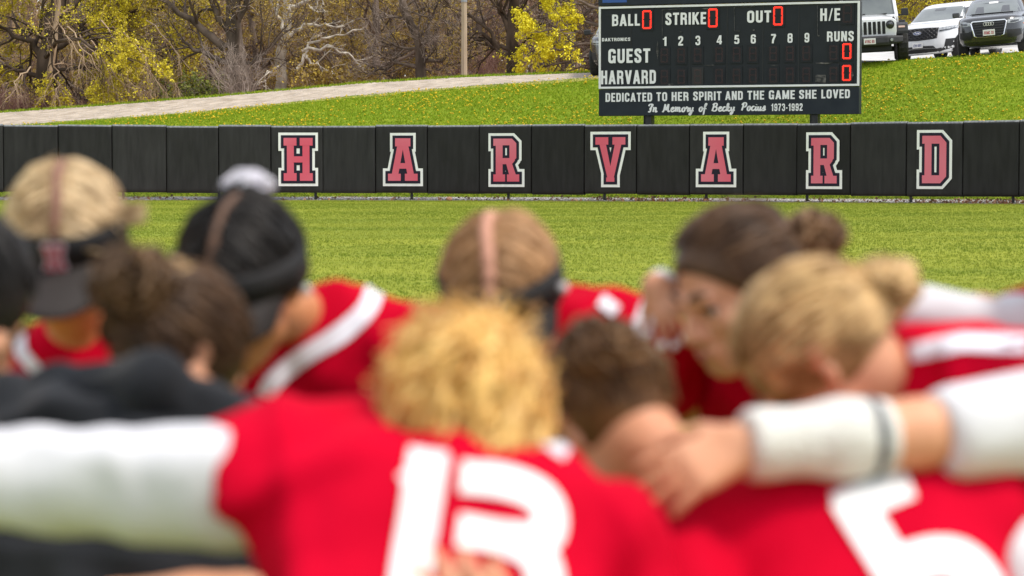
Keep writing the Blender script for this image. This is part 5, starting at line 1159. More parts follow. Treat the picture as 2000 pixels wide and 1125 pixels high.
def wbvh(o):
    off = o.parent.location if o.parent else Vector((0, 0, 0)); return BVHTree.FromPolygons([v.co + off for v in o.data.vertices], [tuple(p.vertices) for p in o.data.polygons])

M_SKIN = mat("skin_light", (.62, .28, .15), .5, (.68, .35, .21), 14, 4, .05, 200, spec=.35); M_SKT = mat("skin_tan", (.52, .205, .085), .5, (.58, .26, .12), 14, 4, .05, 200, spec=.35)
M_JER = mat("red_jersey", (.46, .0006, .016), .85, (.54, .0008, .021), 5, 5, .4, 9, spec=.05); M_JWH = mat("white_knit", (.58, .575, .60), .85, (.66, .655, .68), 7, 4, .3, 14, spec=.2, sheen=.1); M_WRAP = mat("white_wrap", (.62, .60, .56), .85, (.69, .68, .64), 30, 3, .4, 60, spec=.2)
M_NUM = mat("white_number", (.82, .82, .82), .55, spec=.3); M_PIP = mat("white_piping", (.74, .72, .78), .7); M_JKT = mat("black_fleece", (.006, .007, .009), .85, (.015, .017, .021), 6, 5, .4, 10, spec=.2, sheen=.1)
M_TRO = mat("grey_trousers", (.35, .35, .36), .8, (.42, .42, .43), 6, spec=.2); M_VIS = mat("black_visor", (.012, .012, .013), .7, (.018, .017, .017), 9, spec=.3); M_BILL = mat("visor_bill", (.030, .025, .023), .7, spec=.2); M_SHOE = mat("dark_shoe", (.02, .02, .022), .6)
M_BADGE = mat("visor_badge_red", (.45, .06, .10), .6); M_GREYB = mat("grey_band", (.10, .11, .12), .7); M_EYE = mat("eye_dark", (.02, .012, .01), .3); M_EYW = mat("eye_white", (.7, .68, .66), .3); M_LIP = mat("lip", (.45, .14, .12), .45); M_NAIL = mat("white_nail", (.85, .82, .82), .25); M_PEARL = mat("pearl", (.55, .52, .52), .25)
M_SCALP = mat("scalp", (.52, .27, .20), .6)
def hair_mat(nm, cols): return mat("hair_" + nm, tuple(.8 * x for x in cols[0]), .42, island=cols, col2=tuple(min(.95, 1.25 * x) for x in cols[(len(cols)) // 2]), scale=26, detail=2, ramp=(.38, .62), spec=.22)
H_BLD = hair_mat("ash_blonde", [(.22, .12, .05), (.50, .34, .17), (.74, .57, .35), (.60, .43, .23)]); H_BLK = hair_mat("near_black", [(.010, .009, .009), (.022, .019, .017), (.040, .034, .030)]); H_LBR = hair_mat("light_brown", [(.32, .17, .075), (.44, .25, .12), (.52, .31, .16)])
H_DBR = hair_mat("dark_brown", [(.034, .017, .009), (.085, .045, .023), (.18, .098, .046)]); H_HON = hair_mat("honey", [(.22, .115, .04), (.50, .305, .125), (.66, .45, .22), (.42, .24, .09)]); H_CUR = hair_mat("curly_gold", [(.44, .20, .04), (.72, .38, .10), (.86, .53, .185), (.92, .64, .29)]); H_BRN = hair_mat("brown", [(.045, .02, .008), (.12, .058, .022), (.28, .15, .058)])

def frame(fwd, up):
    f = Vector(fwd).normalized(); u = Vector(up); u = (u - f * u.dot(f)).normalized(); r = f.cross(u); return r, f, u
class Head:
    def __init__(s, c, fwd, up, sc=1.0):
        s.c = Vector(c); s.r, s.f, s.u = frame(fwd, up); s.M = [list(s.r), list(s.f), list(s.u)]; s.sc = sc
    def at(s, x, y, z): return s.c + (s.r * x + s.f * y + s.u * z) * s.sc
    def prims(s):
        k = s.sc; e = lambda c, r, kk=.02: EL(s.at(*c), s.M, [q * k for q in r], kk); c = lambda a, b, ra, rb, kk=.012: RC(s.at(*a), s.at(*b), ra * k, rb * k, kk)
        P_ = [e((0, -.012, .03), (.078, .097, .092)), e((0, .028, -.045), (.060, .066, .072), .03), e((0, .058, -.088), (.030, .028, .022), .03), c((-.05, .03, -.055), (-.012, .072, -.092), .022, .016, .03), c((.05, .03, -.055), (.012, .072, -.092), .022, .016, .03),
              c((0, .092, .012), (0, .112, -.028), .009, .014, .012), c((-.013, .100, -.034), (.013, .100, -.034), .009, .009, .01), c((-.038, .082, .024), (-.012, .092, .022), .010, .010, .015), c((.038, .082, .024), (.012, .092, .022), .010, .010, .015),
              e((-.045, .062, -.022), (.024, .02, .02), .02), e((.045, .062, -.022), (.024, .02, .02), .02), c((-.02, .094, -.060), (.02, .094, -.060), .008, .008, .012), c((-.016, .092, -.070), (.016, .092, -.070), .009, .009, .012)]
        for sx in (-1, 1):
            P_ += [c((sx * .076, -.012, .012), (sx * .088, -.026, .018), .012, .010, .01), c((sx * .078, -.008, -.026), (sx * .082, -.016, -.012), .009, .011, .01)]
        return P_
    def face(s, parent, iris=M_EYE):
        o0 = parent.location
        for sx in (-1, 1):
            for nm, m, dy, r in (("eye", M_EYW, -.002, .0115), ("eye", M_EYE, .0035, .0085)):
                bm = bmesh.new(); bmesh.ops.create_icosphere(bm, subdivisions=2, radius=r * s.sc); me = bpy.data.meshes.new(nm); bm.to_mesh(me); bm.free()
                o = link(nm, me, m, parent, True); o.location = s.at(sx * .032, .076 + dy, .004) - o0
            V = [s.at(sx * (.014 + .034 * t), .094 - .014 * t * t + .004, .030 + .008 * math.sin(t * 2.6)) - o0 for t in [i / 6 for i in range(7)]]
            mb = MB(); mb.tube(V, [.0035, .005, .0055, .005, .0045, .0035, .002], 6); mb.build("eyebrow", H_DBR, parent, smooth=True)
            V = [s.at(sx * (.014 + .036 * t), .0885 - .010 * t * t, .010 - .004 * (2 * t - 1) ** 2) - o0 for t in [i / 6 for i in range(7)]]
            mb = MB(); mb.tube(V, .0022, 5); mb.build("eyelash", M_EYE, parent)
        V = [s.at(.024 * t, .1015 - .010 * t * t, -.0645) - o0 for t in [-1, -.6, -.2, .2, .6, 1]]; mb = MB(); mb.tube(V, [.002, .0055, .0075, .0075, .0055, .002], 8); mb.build("lips", M_LIP, parent, smooth=True)
    def surf(s, d, lift=.012):
        """point on the hair ellipsoid in local direction d"""
        d = np.asarray(d, float); d = d / np.linalg.norm(d, axis=-1, keepdims=True); rr = np.array([.078, .097, .092]) + lift
        loc = d * rr + np.array([0, -.012, .03]); B = np.array([list(s.r), list(s.f), list(s.u)]); return np.array(list(s.c)) + s.sc * loc @ B
def scalp(hd, m, parent, lift=.012, cut=((0, .060, .0), (0, .85, -.62)), extra=(), cuts2=()):
    """hair mass hugging the skull, cut off along the hairline"""
    pr = [EL(hd.at(0, -.012, .03), hd.M, [(a + lift) * hd.sc for a in (.078, .097, .092)], .015)] + list(extra)
    cs = []
    for (c, n) in [cut, ((0, -.02, -.050), (0, .30, -1))] + list(cuts2):
        n_ = Vector(n).normalized(); w_ = hd.r * n_.x + hd.f * n_.y + hd.u * n_.z; cs.append((vec(hd.at(*c)), vec(w_)))
    return solid("hair", pr, m, parent, .006, cs, 1)
def strands(name, A, B, hd, m, parent, lift=.014, N=9, rad=.0055, mid=None, wob=.0025, rng=None, sag=0):
    """locks lying on the skull between local directions A and B (n,3)"""
    rng = rng or np.random.default_rng(3); A = A / np.linalg.norm(A, axis=1, keepdims=True); B = B / np.linalg.norm(B, axis=1, keepdims=True)
    w_ = np.arccos(np.clip((A * B).sum(1), -.999, .999)); t = np.linspace(0, 1, N); D = (np.sin((1 - t)[None] * w_[:, None]) / np.sin(w_)[:, None])[..., None] * A[:, None] + (np.sin(t[None] * w_[:, None]) / np.sin(w_)[:, None])[..., None] * B[:, None]
    pts = hd.surf(D, lift); pts = pts + rng.normal(0, wob, pts.shape) + rng.normal(0, .003, (len(A), 1, 3)); r = rad * rng.uniform(.6, 1.3, (len(A), 1)) * np.sin(np.pi * np.clip(t, .08, .95))[None] ** .5
    V, Q = tubes(pts - vec(parent.location), r, 5); return link(name, np_mesh(name, V, [Q]), m, parent, True)
def bun(name, c, r, m, parent, rng, n=46, sq=(1, 1, .85), messy=.25, axis=None):
    n = int(n * 2.6)
    """coil of hair wound round a ball"""
    c = vec(c) - vec(parent.location); N = 12; pts = np.zeros((n, N, 3))
    for i in range(n):
        a = unit(rng.normal(0, 1, 3)); b = unit(np.cross(a, rng.normal(0, 1, 3))); t = np.linspace(0, rng.uniform(1.5, 4), N) + rng.uniform(0, 6); rr = r * rng.uniform(.78, 1.0 + messy * .5)
        pts[i] = c + (np.cos(t)[:, None] * a + np.sin(t)[:, None] * b) * rr * np.array(sq) + rng.normal(0, r * .05 * (1 + messy), (N, 3))
    V, Q = tubes(pts, np.full((n, N), r * .095) * rng.uniform(.6, 1.3, (n, 1)), 5)
    bm = bmesh.new(); bmesh.ops.create_icosphere(bm, subdivisions=3, radius=r * .85); me = bpy.data.meshes.new("t"); bm.to_mesh(me); bm.free()
    v2 = np.array([list(v.co) for v in me.vertices]) * np.array(sq) + c; f2 = np.array([tuple(p.vertices) for p in me.polygons]); bpy.data.meshes.remove(me)
    Vv = np.concatenate([V, v2]); return link(name, np_mesh(name, Vv, [Q, f2 + len(V)]), m, parent, True)
def visor(hd, parent, tilt=0.0, bill=.085, badge=True):
    o0 = parent.location; n = 48; V = []; F = []
    for i in range(n):
        a = 2 * math.pi * i / n; sx, cy = math.sin(a), math.cos(a)
        for (dr, z) in ((.013, .012), (.020, .010), (.021, .066), (.014, .068)):
            zz = z + (.012 if cy > 0 else .0) * cy - (.022 * (1 - cy) / 2) + tilt * sx
            V.append(hd.at(sx * (.078 + dr), -.012 + cy * (.097 + dr), zz) - o0)
    for i in range(n):
        for j in range(4): F.append((i * 4 + j, ((i + 1) % n) * 4 + j, ((i + 1) % n) * 4 + (j + 1) % 4, i * 4 + (j + 1) % 4))
    mb = MB(); mb.add(V, F); b = mb.build("visor", M_VIS, parent, smooth=True)
    nu, nv = 17, 7; V = []
    for lay in (0, -.004):
        for i in range(nu):
            u = -1 + 2 * i / (nu - 1); a = u * 1.25; sx, cy = math.sin(a), math.cos(a)
            for j in range(nv):
                t = j / (nv - 1); ext = bill * t * (1 - .55 * u * u) 
                V.append(hd.at(sx * (.095 - .006 * t), -.012 + cy * .114 + ext, .030 + lay - .012 * t - .034 * u * u * (.3 + .7 * t) + tilt * sx) - o0)
    F = [(i * nv + j, (i + 1) * nv + j, (i + 1) * nv + j + 1, i * nv + j + 1) for i in range(nu - 1) for j in range(nv - 1)]; F += [tuple(q + nu * nv for q in f[::-1]) for f in F]
    m_ = nu * nv
    for i in range(nu - 1): F.append((i * nv + nv - 1, (i + 1) * nv + nv - 1, (i + 1) * nv + nv - 1 + m_, i * nv + nv - 1 + m_))
    mb = MB(); mb.add(V, F); mb.build("bill", M_BILL, b, smooth=True)
    if badge:
        mb = MB()
        for li, (off, m2) in enumerate(((6, 0), (0, 1))):
            for k, pc in enumerate(GLY['H']):
                q = convex_offset(pc, off) if off else pc
                V = []
                for (x, y) in q:
                    lx = (x - 30) / 84 * .046; lz = (y - 42) / 84 * .046; V.append(hd.at(lx, -.012 + math.sqrt(max(0, 1 - (lx / .1) ** 2)) * .119 + .002 + li * .0015 + k * .0002, .052 + lz) - o0)
                mb.add(V, [tuple(range(len(V)))], m2)
        mb.build("badge", [M_PIP, M_BADGE], b, recalc=False)
    return b
def hand(w, d, nrm, thumb, sc=1.0, curl=(.25, .3, .35, .4), spread=.10):
    """prims of a hand: wrist w, direction d of the fingers, palm normal nrm (side that closes), thumb = direction across the palm to the thumb"""
    d = Vector(d).normalized(); nrm = Vector(nrm); nrm = (nrm - d * nrm.dot(d)).normalized(); th = Vector(thumb); th = (th - d * th.dot(d) - nrm * th.dot(nrm)).normalized(); w = Vector(w); pr = []; tips = []
    lens = (.072, .082, .077, .060)
    for i in range(4):
        o = (1.5 - i) * .0222 * sc; kn = w + d * (.088 - .004 * abs(i - 1.2)) * sc + th * o; pr.append(RC(w + th * o * .55 + d * .01, kn, .0165 * sc, .0125 * sc, .014))
        dr = (d + th * (1.5 - i) * spread).normalized(); p = kn; cu = curl[i]
        for s_, L, r0, r1 in ((0, .45, .0098, .0092), (1, .32, .0092, .0086), (2, .23, .0086, .0075)):
            dr = (dr * math.cos(cu) + nrm * math.sin(cu)).normalized(); q = p + dr * lens[i] * L * sc; pr.append(RC(p, q, r0 * sc, r1 * sc, .003)); p = q
        tips.append((p, dr, -nrm))
    b = w + d * .02 * sc + th * .022 * sc; q = b + (d * .55 + th * .8 + nrm * .25).normalized() * .042 * sc; q2 = q + (d * .85 + th * .35 + nrm * .3).normalized() * .034 * sc; q3 = q2 + (d * .95 + th * .1 + nrm * .35).normalized() * .027 * sc
    pr += [RC(b, q, .018 * sc, .0135 * sc, .014), RC(q, q2, .0125 * sc, .0115 * sc, .004), RC(q2, q3, .0115 * sc, .0095 * sc, .003)]; tips.append((q3, (q3 - q2).normalized(), -nrm)); return pr, tips
def leg_prims(hip, knee, ankle, toe, infl=0):
    return [RC(hip, knee, .085 + infl, .058 + infl, .03), RC(knee, Vector(knee).lerp(Vector(ankle), .35), .055 + infl, .056 + infl, .02), RC(Vector(knee).lerp(Vector(ankle), .35), ankle, .056 + infl, .036 + infl * 1.4, .02)]
def torso_prims(nk, shL, shR, pel, infl=0.0, front=None):
    nk, L, R_, pel = Vector(nk), Vector(shL), Vector(shR), Vector(pel); mid = (L + R_) / 2; ax = (R_ - L).normalized(); sp = (pel - mid); k = .05; pr = []
    for s_ in (-1, 1):
        top = mid + ax * s_ * .088; pr.append(RC(top + sp * .05, mid + ax * s_ * .075 + sp * .55, .088 + infl, .078 + infl, k)); pr.append(RC(mid + ax * s_ * .085 + sp * .55, pel + ax * s_ * .075, .078 + infl, .098 + infl, k))
        pr.append(RC(mid + ax * s_ * .04 + (nk - mid) * .6, (L if s_ < 0 else R_), .052 + infl, .060 + infl, .05))
    pr.append(RC(mid + sp * .1, mid + sp * .5, .095 + infl, .085 + infl, k)); return pr

def person(label, hd, nk, shL, shR, pel, armL, armR, skin=M_SKIN, top=M_JER, face=True, sleeveL=None, sleeveR=None, group="players huddled in front of the camera", long=False, hs=.30, facing=None, h=.008, neck_r=.046, kneel=False, sleeve_lenL=.62, sleeve_lenR=.62, topcuts=(), extra_top=()):
    """shL/shR: her own left and right shoulder; armL/armR = (elbow, wrist, hand prims or None)"""
    nk, shL, shR, pel = Vector(nk), Vector(shL), Vector(shR), Vector(pel)
    root = empty("person", (pel.x, pel.y, 0)); tag(root, label, "person", group)
    ax = (shR - shL); ax.z = 0; ax.normalize(); fw = Vector((-ax.y, ax.x, 0))
    pr = list(hd.prims()); pr += [RC(hd.at(0, -.03, -.05), nk, neck_r, neck_r + .006, .03), RC(nk, nk.lerp((shL + shR) / 2, .5), neck_r + .006, .07, .04)]
    pr += torso_prims(nk, shL, shR, pel)
    tips = []
    for sh, arm in ((shL, armL), (shR, armR)):
        el, wr = Vector(arm[0]), Vector(arm[1]); pr += [RC(sh, el, .052, .041, .03), RC(el, el.lerp(wr, .3), .041, .042, .02), RC(el.lerp(wr, .3), wr, .042, .027, .02)]
        if arm[2] is not None: pr += arm[2][0]; tips += arm[2][1]
        else:
            hp, t_ = hand(wr, wr - el, Vector((0, 0, -1)) + fw * .2, ax * (1 if arm is armL else -1) + Vector((.01, 0, 0)), 1.0); pr += hp
    legs = []
    for s_ in (-1, 1):
        hip = pel + ax * s_ * .095; knee = Vector((hip.x, hip.y, 0)) + ax * s_ * .06 + fw * .14; knee.z = hip.z * .53; ank = Vector((hip.x, hip.y, .085)) + ax * s_ * .09 - fw * .04; toe = ank + fw * .17 + Vector((0, 0, -.05))
        legs.append((hip, knee, ank, toe)); pr += leg_prims(hip, knee, ank, toe) + [RC(ank, ank + Vector((0, 0, -.05)) - fw * .03, .036, .032, .02), RC(ank + Vector((0, 0, -.045)), toe, .036, .028, .02)]
    body = solid("body", pr, skin, root, h)
    if face: hd.face(root)
    # garment tops
    inf = .016; tp = torso_prims(nk, shL, shR, pel, inf)
    tp.append(RC(pel, pel + Vector((0, 0, -.07)), .125, .13, .05))
    for s_ in (-1, 1): tp.append(RC(pel + ax * s_ * .085, pel + ax * s_ * .10 + Vector((0, 0, -.07)), .112, .124, .05))
    for sh, arm, ln in ((shL, armL, sleeve_lenL), (shR, armR, sleeve_lenR)):
        el, wr = Vector(arm[0]), Vector(arm[1])
        if long: tp += [RC(sh, el, .070, .056, .03), RC(el, el.lerp(wr, .9), .056, .044, .02)]
        else: tp.append(RC(sh, sh.lerp(el, ln), .073, .074, .012))
    tp.append(RC(nk, nk.lerp((shL + shR) / 2, .7), .066, .085, .05))
    tp += list(extra_top)
    topo = solid("fleece" if top is M_JKT else "jersey", tp, top, root, .008, topcuts, 2, .015 if top is M_JKT else .010, int(abs(pel.x) * 1000))
    # trousers, shoes
    tr = [RC(pel + Vector((0, 0, -.05)), pel + Vector((0, 0, -.08)), .105, .105, .05)]
    for (hip, knee, ank, toe) in legs: tr += leg_prims(hip, knee, ank, toe, .014)
    solid("trousers", tr, M_TRO, root, .010)
    for (hip, knee, ank, toe) in legs:
        solid("shoe", [RC(ank + Vector((0, 0, -.03)), ank + Vector((0, 0, -.05)) - fw * .035, .044, .035, .02), RC(ank + Vector((0, 0, -.05)), toe, .042, .033, .02)], M_SHOE, root, .008)
    for sl, sh, arm, ln in ((sleeveL, shL, armL, sleeve_lenL), (sleeveR, shR, armR, sleeve_lenR)):
        if sl:
            el, wr = Vector(arm[0]), Vector(arm[1]); a, b = sl.get('to', (1.0, .95)); r0 = sl.get('r', .058)
            tpr = sl.get('taper', .9); pp = [RC(sh.lerp(el, .04), sh.lerp(el, min(1, a)), r0, r0 * tpr, .02)]
            if a >= 1: pp.append(RC(el, el.lerp(wr, b), r0 * tpr, r0 * tpr * .75, .02))
            so_ = solid("sleeve", pp, M_JWH, root, .007, (), 2, .005, 3)
    for k, (p, d, nn) in enumerate(tips):
        if arm is not None and getattr(hd, 'nails', False):
            bm = bmesh.new(); bmesh.ops.create_icosphere(bm, subdivisions=2, radius=.007); me = bpy.data.meshes.new("fingernail"); bm.to_mesh(me); bm.free()
            o = link("fingernail", me, M_NAIL, root, True); o.location = Vector(p) + d * .006 + nn * .004 - root.location
    return root, body, topo
def paint(bv, strokes, parent, m, name, off=.004, across=7, step=7):
    """broad print laid on the cloth: strokes = (pixel path, width in pixels, corner radius)"""
    o0 = Vector(parent.location); o0 = Vector((0, 0, 0)); q = parent
    while q is not None: o0 += q.location; q = q.parent
    mb = MB()
    for si, st in enumerate(strokes):
        path, wd = st[0], st[1]; path = round_path(path, st[2]) if len(st) > 2 and st[2] else path
        L = sum(math.hypot(b[0] - a[0], b[1] - a[1]) for a, b in zip(path[:-1], path[1:])); path = [tuple(p) for p in pa(path, max(4, int(L / step)))]
        rows = []
        for l_, r2 in band(path, wd / 2):
            row = []
            for j in range(across):
                px = l_.lerp(r2, j / (across - 1)); d = ray(px.x, px.y).normalized(); h = bv.ray_cast(Vector((0, 0, CAMZ)), d, 20)
                if h[0] is None: row.append(None)
                else:
                    nn = h[1] if h[1].dot(d) < 0 else -h[1]; row.append(h[0] + nn * (off + si * .0007) - o0)
            rows.append(row)
        V = []; ids = {}
        for i, row in enumerate(rows):
            for j, p in enumerate(row):
                if p is not None: ids[i, j] = len(V); V.append(p)
        F = []
        for i in range(len(rows) - 1):
            for j in range(across - 1):
                k = [(i, j), (i + 1, j), (i + 1, j + 1), (i, j + 1)]
                if all(q in ids for q in k):
                    pts = [V[ids[q]] for q in k]
                    if max((pts[a] - pts[b]).length for a in range(4) for b in range(a)) < .06: F.append(tuple(ids[q] for q in k))
        mb.add(V, F)
    return mb.build(name, m, parent, smooth=True)
def rot_dirs(n, rng, cone): pass
# ---------------------------------------------------------------- the nine players and the coach
pr_ = np.random.default_rng(5)
def V3(*a): return Vector(a)
def hairlocks(name, A, B, hd, m, parent, r, inset=.55, rad=.0030, N=9, lift=.0125, wob=.0013):
    """many thin locks from hairline directions A to B, each starting somewhere along the way"""
    A = unit(A); B = unit(B); u = (r.uniform(0, 1, len(A)) ** 1.4 * inset)[:, None]; return strands(name, unit(A * (1 - u) + B * u), B, hd, m, parent, lift, N, rad, None, wob, r)
def local(hd, p):
    d = Vector(p) - hd.c; return (d.dot(hd.r), d.dot(hd.f) + .012, d.dot(hd.u) - .03)
def parting(hd, m, parent, n=150, seed=1, gap=.07, spread=1.0, back=.5, low=-.25, part=True, pm=None, pw=.007):
    n = int(n * 3.6); r = np.random.default_rng(seed); s_ = np.where(np.arange(n) % 2, 1, -1.0); ph = r.uniform(R(22), R(150), n)
    A = np.stack([s_ * gap, np.cos(ph), np.sin(ph)], -1); B = np.stack([s_ * np.full(n, 1.0), np.cos(ph) * spread + r.normal(0, .05, n), low + .15 + r.normal(0, .12, n)], -1)
    o = hairlocks("locks", A, B, hd, m, parent, r, .6)
    if part:
        ph = np.linspace(R(20), R(112), 24); pts = hd.surf(np.stack([.02 * np.sin(ph * 5), np.cos(ph), np.sin(ph)], -1), .0085)[None]; V, Q = tubes(pts - vec(parent.location), np.full((1, 24), pw) * np.random.default_rng(seed).uniform(.8, 1.1, (1, 24)), 8); link("parting", np_mesh("parting", V, [Q]), pm or M_SCALP, parent, True)
    return o
def pulled(hd, to, m, parent, n=170, seed=2, low=-.45, N=10, front=.66):
    """hair combed from the hairline all round the head to a knot in local direction to"""
    n = int(n * 4.2); r = np.random.default_rng(seed); a = r.uniform(-np.pi, np.pi, n); ab = np.abs(a); z = np.interp(ab, [0, .6, 1.1, 1.6, 2.3, 3.15], [front, front - .14, .14, -.12, low, low - .08])
    A = np.stack([np.sin(a), np.cos(a) * .95, z + r.uniform(-.06, .10, n)], -1); B = np.array(to, float)[None] / np.linalg.norm(to) + r.normal(0, .10, (n, 3)); return hairlocks("locks", A, B, hd, m, parent, r, .75, .0030, N)

# A: blonde player, visor, head bowed towards the camera
hd = Head(P(130, 482, 4.0), (.03, -.85, -.53), (0, -.53, .85), 1.04); nk = hd.c + V3(-.01, .16, -.19)
A_, _, jer = person("player with blonde centre-parted hair and black visor, head bowed, at the far left", hd, nk, nk + V3(.18, .02, -.07), nk + V3(-.18, .02, -.07), nk + V3(0, .40, -.32),
   (nk + V3(.27, .16, -.22), nk + V3(.42, .12, -.12), None), (nk + V3(-.30, .14, -.2), nk + V3(-.46, .1, -.1), None), M_SKT)
scalp(hd, H_BLD, A_, .008); parting(hd, H_BLD, A_, 210, 11, low=-.1, pm=mat("parting_brown", (.24, .11, .075), .7), pw=.009); visor(hd, A_, bill=.12)
r = np.random.default_rng(4); fl = []   # a wisp blown to the right
for i in range(70):
    a = Vector(hd.at(.085, .02, .02)) + Vector(r.normal(0, .012, 3)); b = P(265 + r.uniform(-30, 25), 420 + r.uniform(-25, 22), 3.95); fl.append([list(a.lerp(b, t) + Vector((0, 0, .012 * math.sin(t * 3)))) for t in np.linspace(0, 1, 6)])
V, Q = tubes(np.array(fl) - vec(A_.location), np.full((70, 6), .0013), 4); link("wisp", np_mesh("wisp", V, [Q]), H_BLD, A_)
paint(wbvh(jer), [([(38, 640), (42, 690), (95, 745)], 26, 10)], jer, M_PIP, "piping")

# B: black haired player in a visor with a white scrunchie
hd = Head(P(470, 556, 3.85), (-.30, -.79, -.54), (-.12, -.52, .85), 1.06); nk = P(628, 640, 4.06)
B_, _, jer = person("player with near black hair, white scrunchie and visor, head bowed, second from the left", hd, nk, P(835, 690, 4.02), P(500, 790, 4.05), nk + V3(-.02, .38, -.30),
   (P(1000, 735, 4.2), P(1120, 690, 4.3), None), (P(430, 900, 4.2), P(330, 900, 4.3), None), M_SKT)
scalp(hd, H_BLK, B_, .008); parting(hd, H_BLK, B_, 190, 12, low=-.2, pm=mat("parting_tan", (.11, .055, .03), .7), pw=.009); visor(hd, B_, tilt=.0, bill=.12)
bun("bun", P(478, 400, 3.97), .042, H_BLK, B_, r, 36); bun("scrunchie", P(484, 362, 3.98), .030, mat("white_satin", (.62, .60, .66), .4, island=[(.45, .43, .5), (.8, .78, .82)]), B_, r, 30, (1.25, 1, .72))
for (px, py, rr) in ((598, 566, .009), (583, 530, .011)):
    bm = bmesh.new(); bmesh.ops.create_icosphere(bm, subdivisions=3, radius=rr); me = bpy.data.meshes.new("earring"); bm.to_mesh(me); bm.free(); o = link("earring", me, M_PEARL, B_, True); o.location = P(px, py, 3.84) - B_.location
paint(wbvh(jer), [([(735, 552), (722, 605), (665, 655), (595, 697), (535, 742), (520, 775)], 36, 30)], jer, M_PIP, "piping")

# C: light brown parted hair, visor
hd = Head(P(985, 584, 4.0), (-.06, -.83, -.55), (-.20, -.55, .83), 1.05); nk = P(1112, 640, 4.18)
C_, _, jer = person("player with sleek light brown parted hair and visor, head bowed, at the far middle", hd, nk, P(1235, 665, 4.10), P(860, 730, 4.14), nk + V3(-.04, .38, -.30),
   (P(1340, 780, 4.25), P(1440, 790, 4.35), None), (P(790, 850, 4.25), P(700, 850, 4.3), None))
scalp(hd, H_LBR, C_, .008); parting(hd, H_LBR, C_, 200, 13, low=-.15, pm=mat("parting_pink", (.55, .27, .18), .7), pw=.013); visor(hd, C_, tilt=.006, bill=.09)
bm = bmesh.new(); bmesh.ops.create_icosphere(bm, subdivisions=3, radius=.009); me = bpy.data.meshes.new("earring"); bm.to_mesh(me); bm.free(); o = link("earring", me, M_PEARL, C_, True); o.location = P(1100, 562, 3.93) - C_.location
bv = wbvh(jer); paint(bv, [([(1280, 570), (1262, 620), (1228, 690)], 38, 10), ([(1172, 588), (1205, 612)], 26, 0)], jer, M_PIP, "piping")

# D: dark brown hair, face turned to the left, hand on the next shoulder
hd = Head(P(1440, 566, 3.9), (-.78, -.46, -.43), (-.40, -.20, .88), 1.02); nk = P(1575, 690, 4.05); hd.nails = True
w0 = P(1284, 562, 3.95); hnd = hand(w0, P(1334, 690, 3.88) - w0, V3(.2, .9, -.2), V3(-1, .3, -.3), .60, (.12, .15, .18, .22))
D_, body, jer = person("player with dark brown bun and visible face, hand on the next player's shoulder", hd, nk, nk + V3(.10, -.16, -.10), nk + V3(-.10, .18, -.08), nk + V3(.28, .22, -.28),
   (nk + V3(.30, -.22, -.22), nk + V3(.45, -.1, -.25), None), (P(1470, 600, 4.16), w0, hnd), M_SKIN, h=.0055)
scalp(hd, H_DBR, D_, .008, ((0, .060, .045), (0, .80, -.60))); pulled(hd, local(hd, P(1586, 466, 3.97)), H_DBR, D_, 200, 14, front=1.0)
bun("bun", P(1586, 466, 3.97), .050, hair_mat("brown_bun", [(.06, .03, .015), (.17, .09, .04), (.30, .18, .09)]), D_, r, 46)
so_ = solid("cuff", [RC(w0 + V3(.006, .008, .006), w0 + V3(.0, .0, .0), .026, .025, .01)], M_JWH, D_, .006)

# E: honey blonde bun, arm reaching across
hd = Head(P(1612, 704, 3.25), (-.55, .28, -.79), (-.78, .15, .60), 1.02); nk = P(1742, 728, 3.31)
wE = P(1462, 870, 2.90); hnd = hand(wE, P(1322, 925, 2.88) - wE, V3(-.1, .7, -.7), V3(-.3, .2, .9), .88, (.15, .2, .22, .25))
E_, body, jer = person("player with honey blonde bun and taped white forearm laid across a teammate", hd, nk, P(2085, 812, 3.05), P(1850, 765, 3.60), V3(nk.x + .42, 3.42, .86),
   (P(1790, 848, 2.96), wE, hnd), (P(1640, 930, 3.75), P(1500, 960, 3.8), None), h=.0055, sleeve_lenL=.05, extra_top=[RC(P(1795, 735, 3.31), P(1880, 748, 3.33), .060, .075, .03)])
scalp(hd, H_HON, E_, .008, ((0, .066, .0), (0, .80, -.60))); pulled(hd, local(hd, P(1728, 558, 3.24)), H_HON, E_, 230, 15, low=-.75)
bun("bun", P(1728, 558, 3.24), .042, H_HON, E_, r, 46); bun("scrunchie", P(1698, 606, 3.22), .026, mat("black_elastic", (.02, .02, .022), .6), E_, r, 16, (1, 1, .7))
solid("sleeve", [RC(P(2085, 812, 3.05), P(1870, 845, 2.975), .068, .060, .02)], M_JWH, E_, .007, [(vec(P(1825, 846, 2.965)), vec((P(1790, 848, 2.96) - P(2085, 812, 3.05)).normalized()))])
a, b = P(1790, 848, 2.96), wE; dr = (b - a).normalized()
solid("forearm_wrap", [RC(a.lerp(b, .12), a.lerp(b, .45), .0465, .047, .02), RC(a.lerp(b, .45), a.lerp(b, .92), .047, .040, .02), RC(a.lerp(b, .92), b, .040, .042, .02)], M_WRAP, E_, .006, [(vec(a.lerp(b, .17)), vec(-dr)), (vec(a.lerp(b, 1.02)), vec(dr))])
q = a.lerp(b, .29); solid("wrap_band", [RC(q - dr * .004, q + dr * .004, .0505, .0505, .005)], M_GREYB, E_, .005, [(vec(q - dr * .010), vec(-dr)), (vec(q + dr * .008), vec(dr))])
paint(wbvh(jer), [([(1780, 690), (1880, 672), (2010, 676)], 34, 0)], jer, M_PIP, "piping")

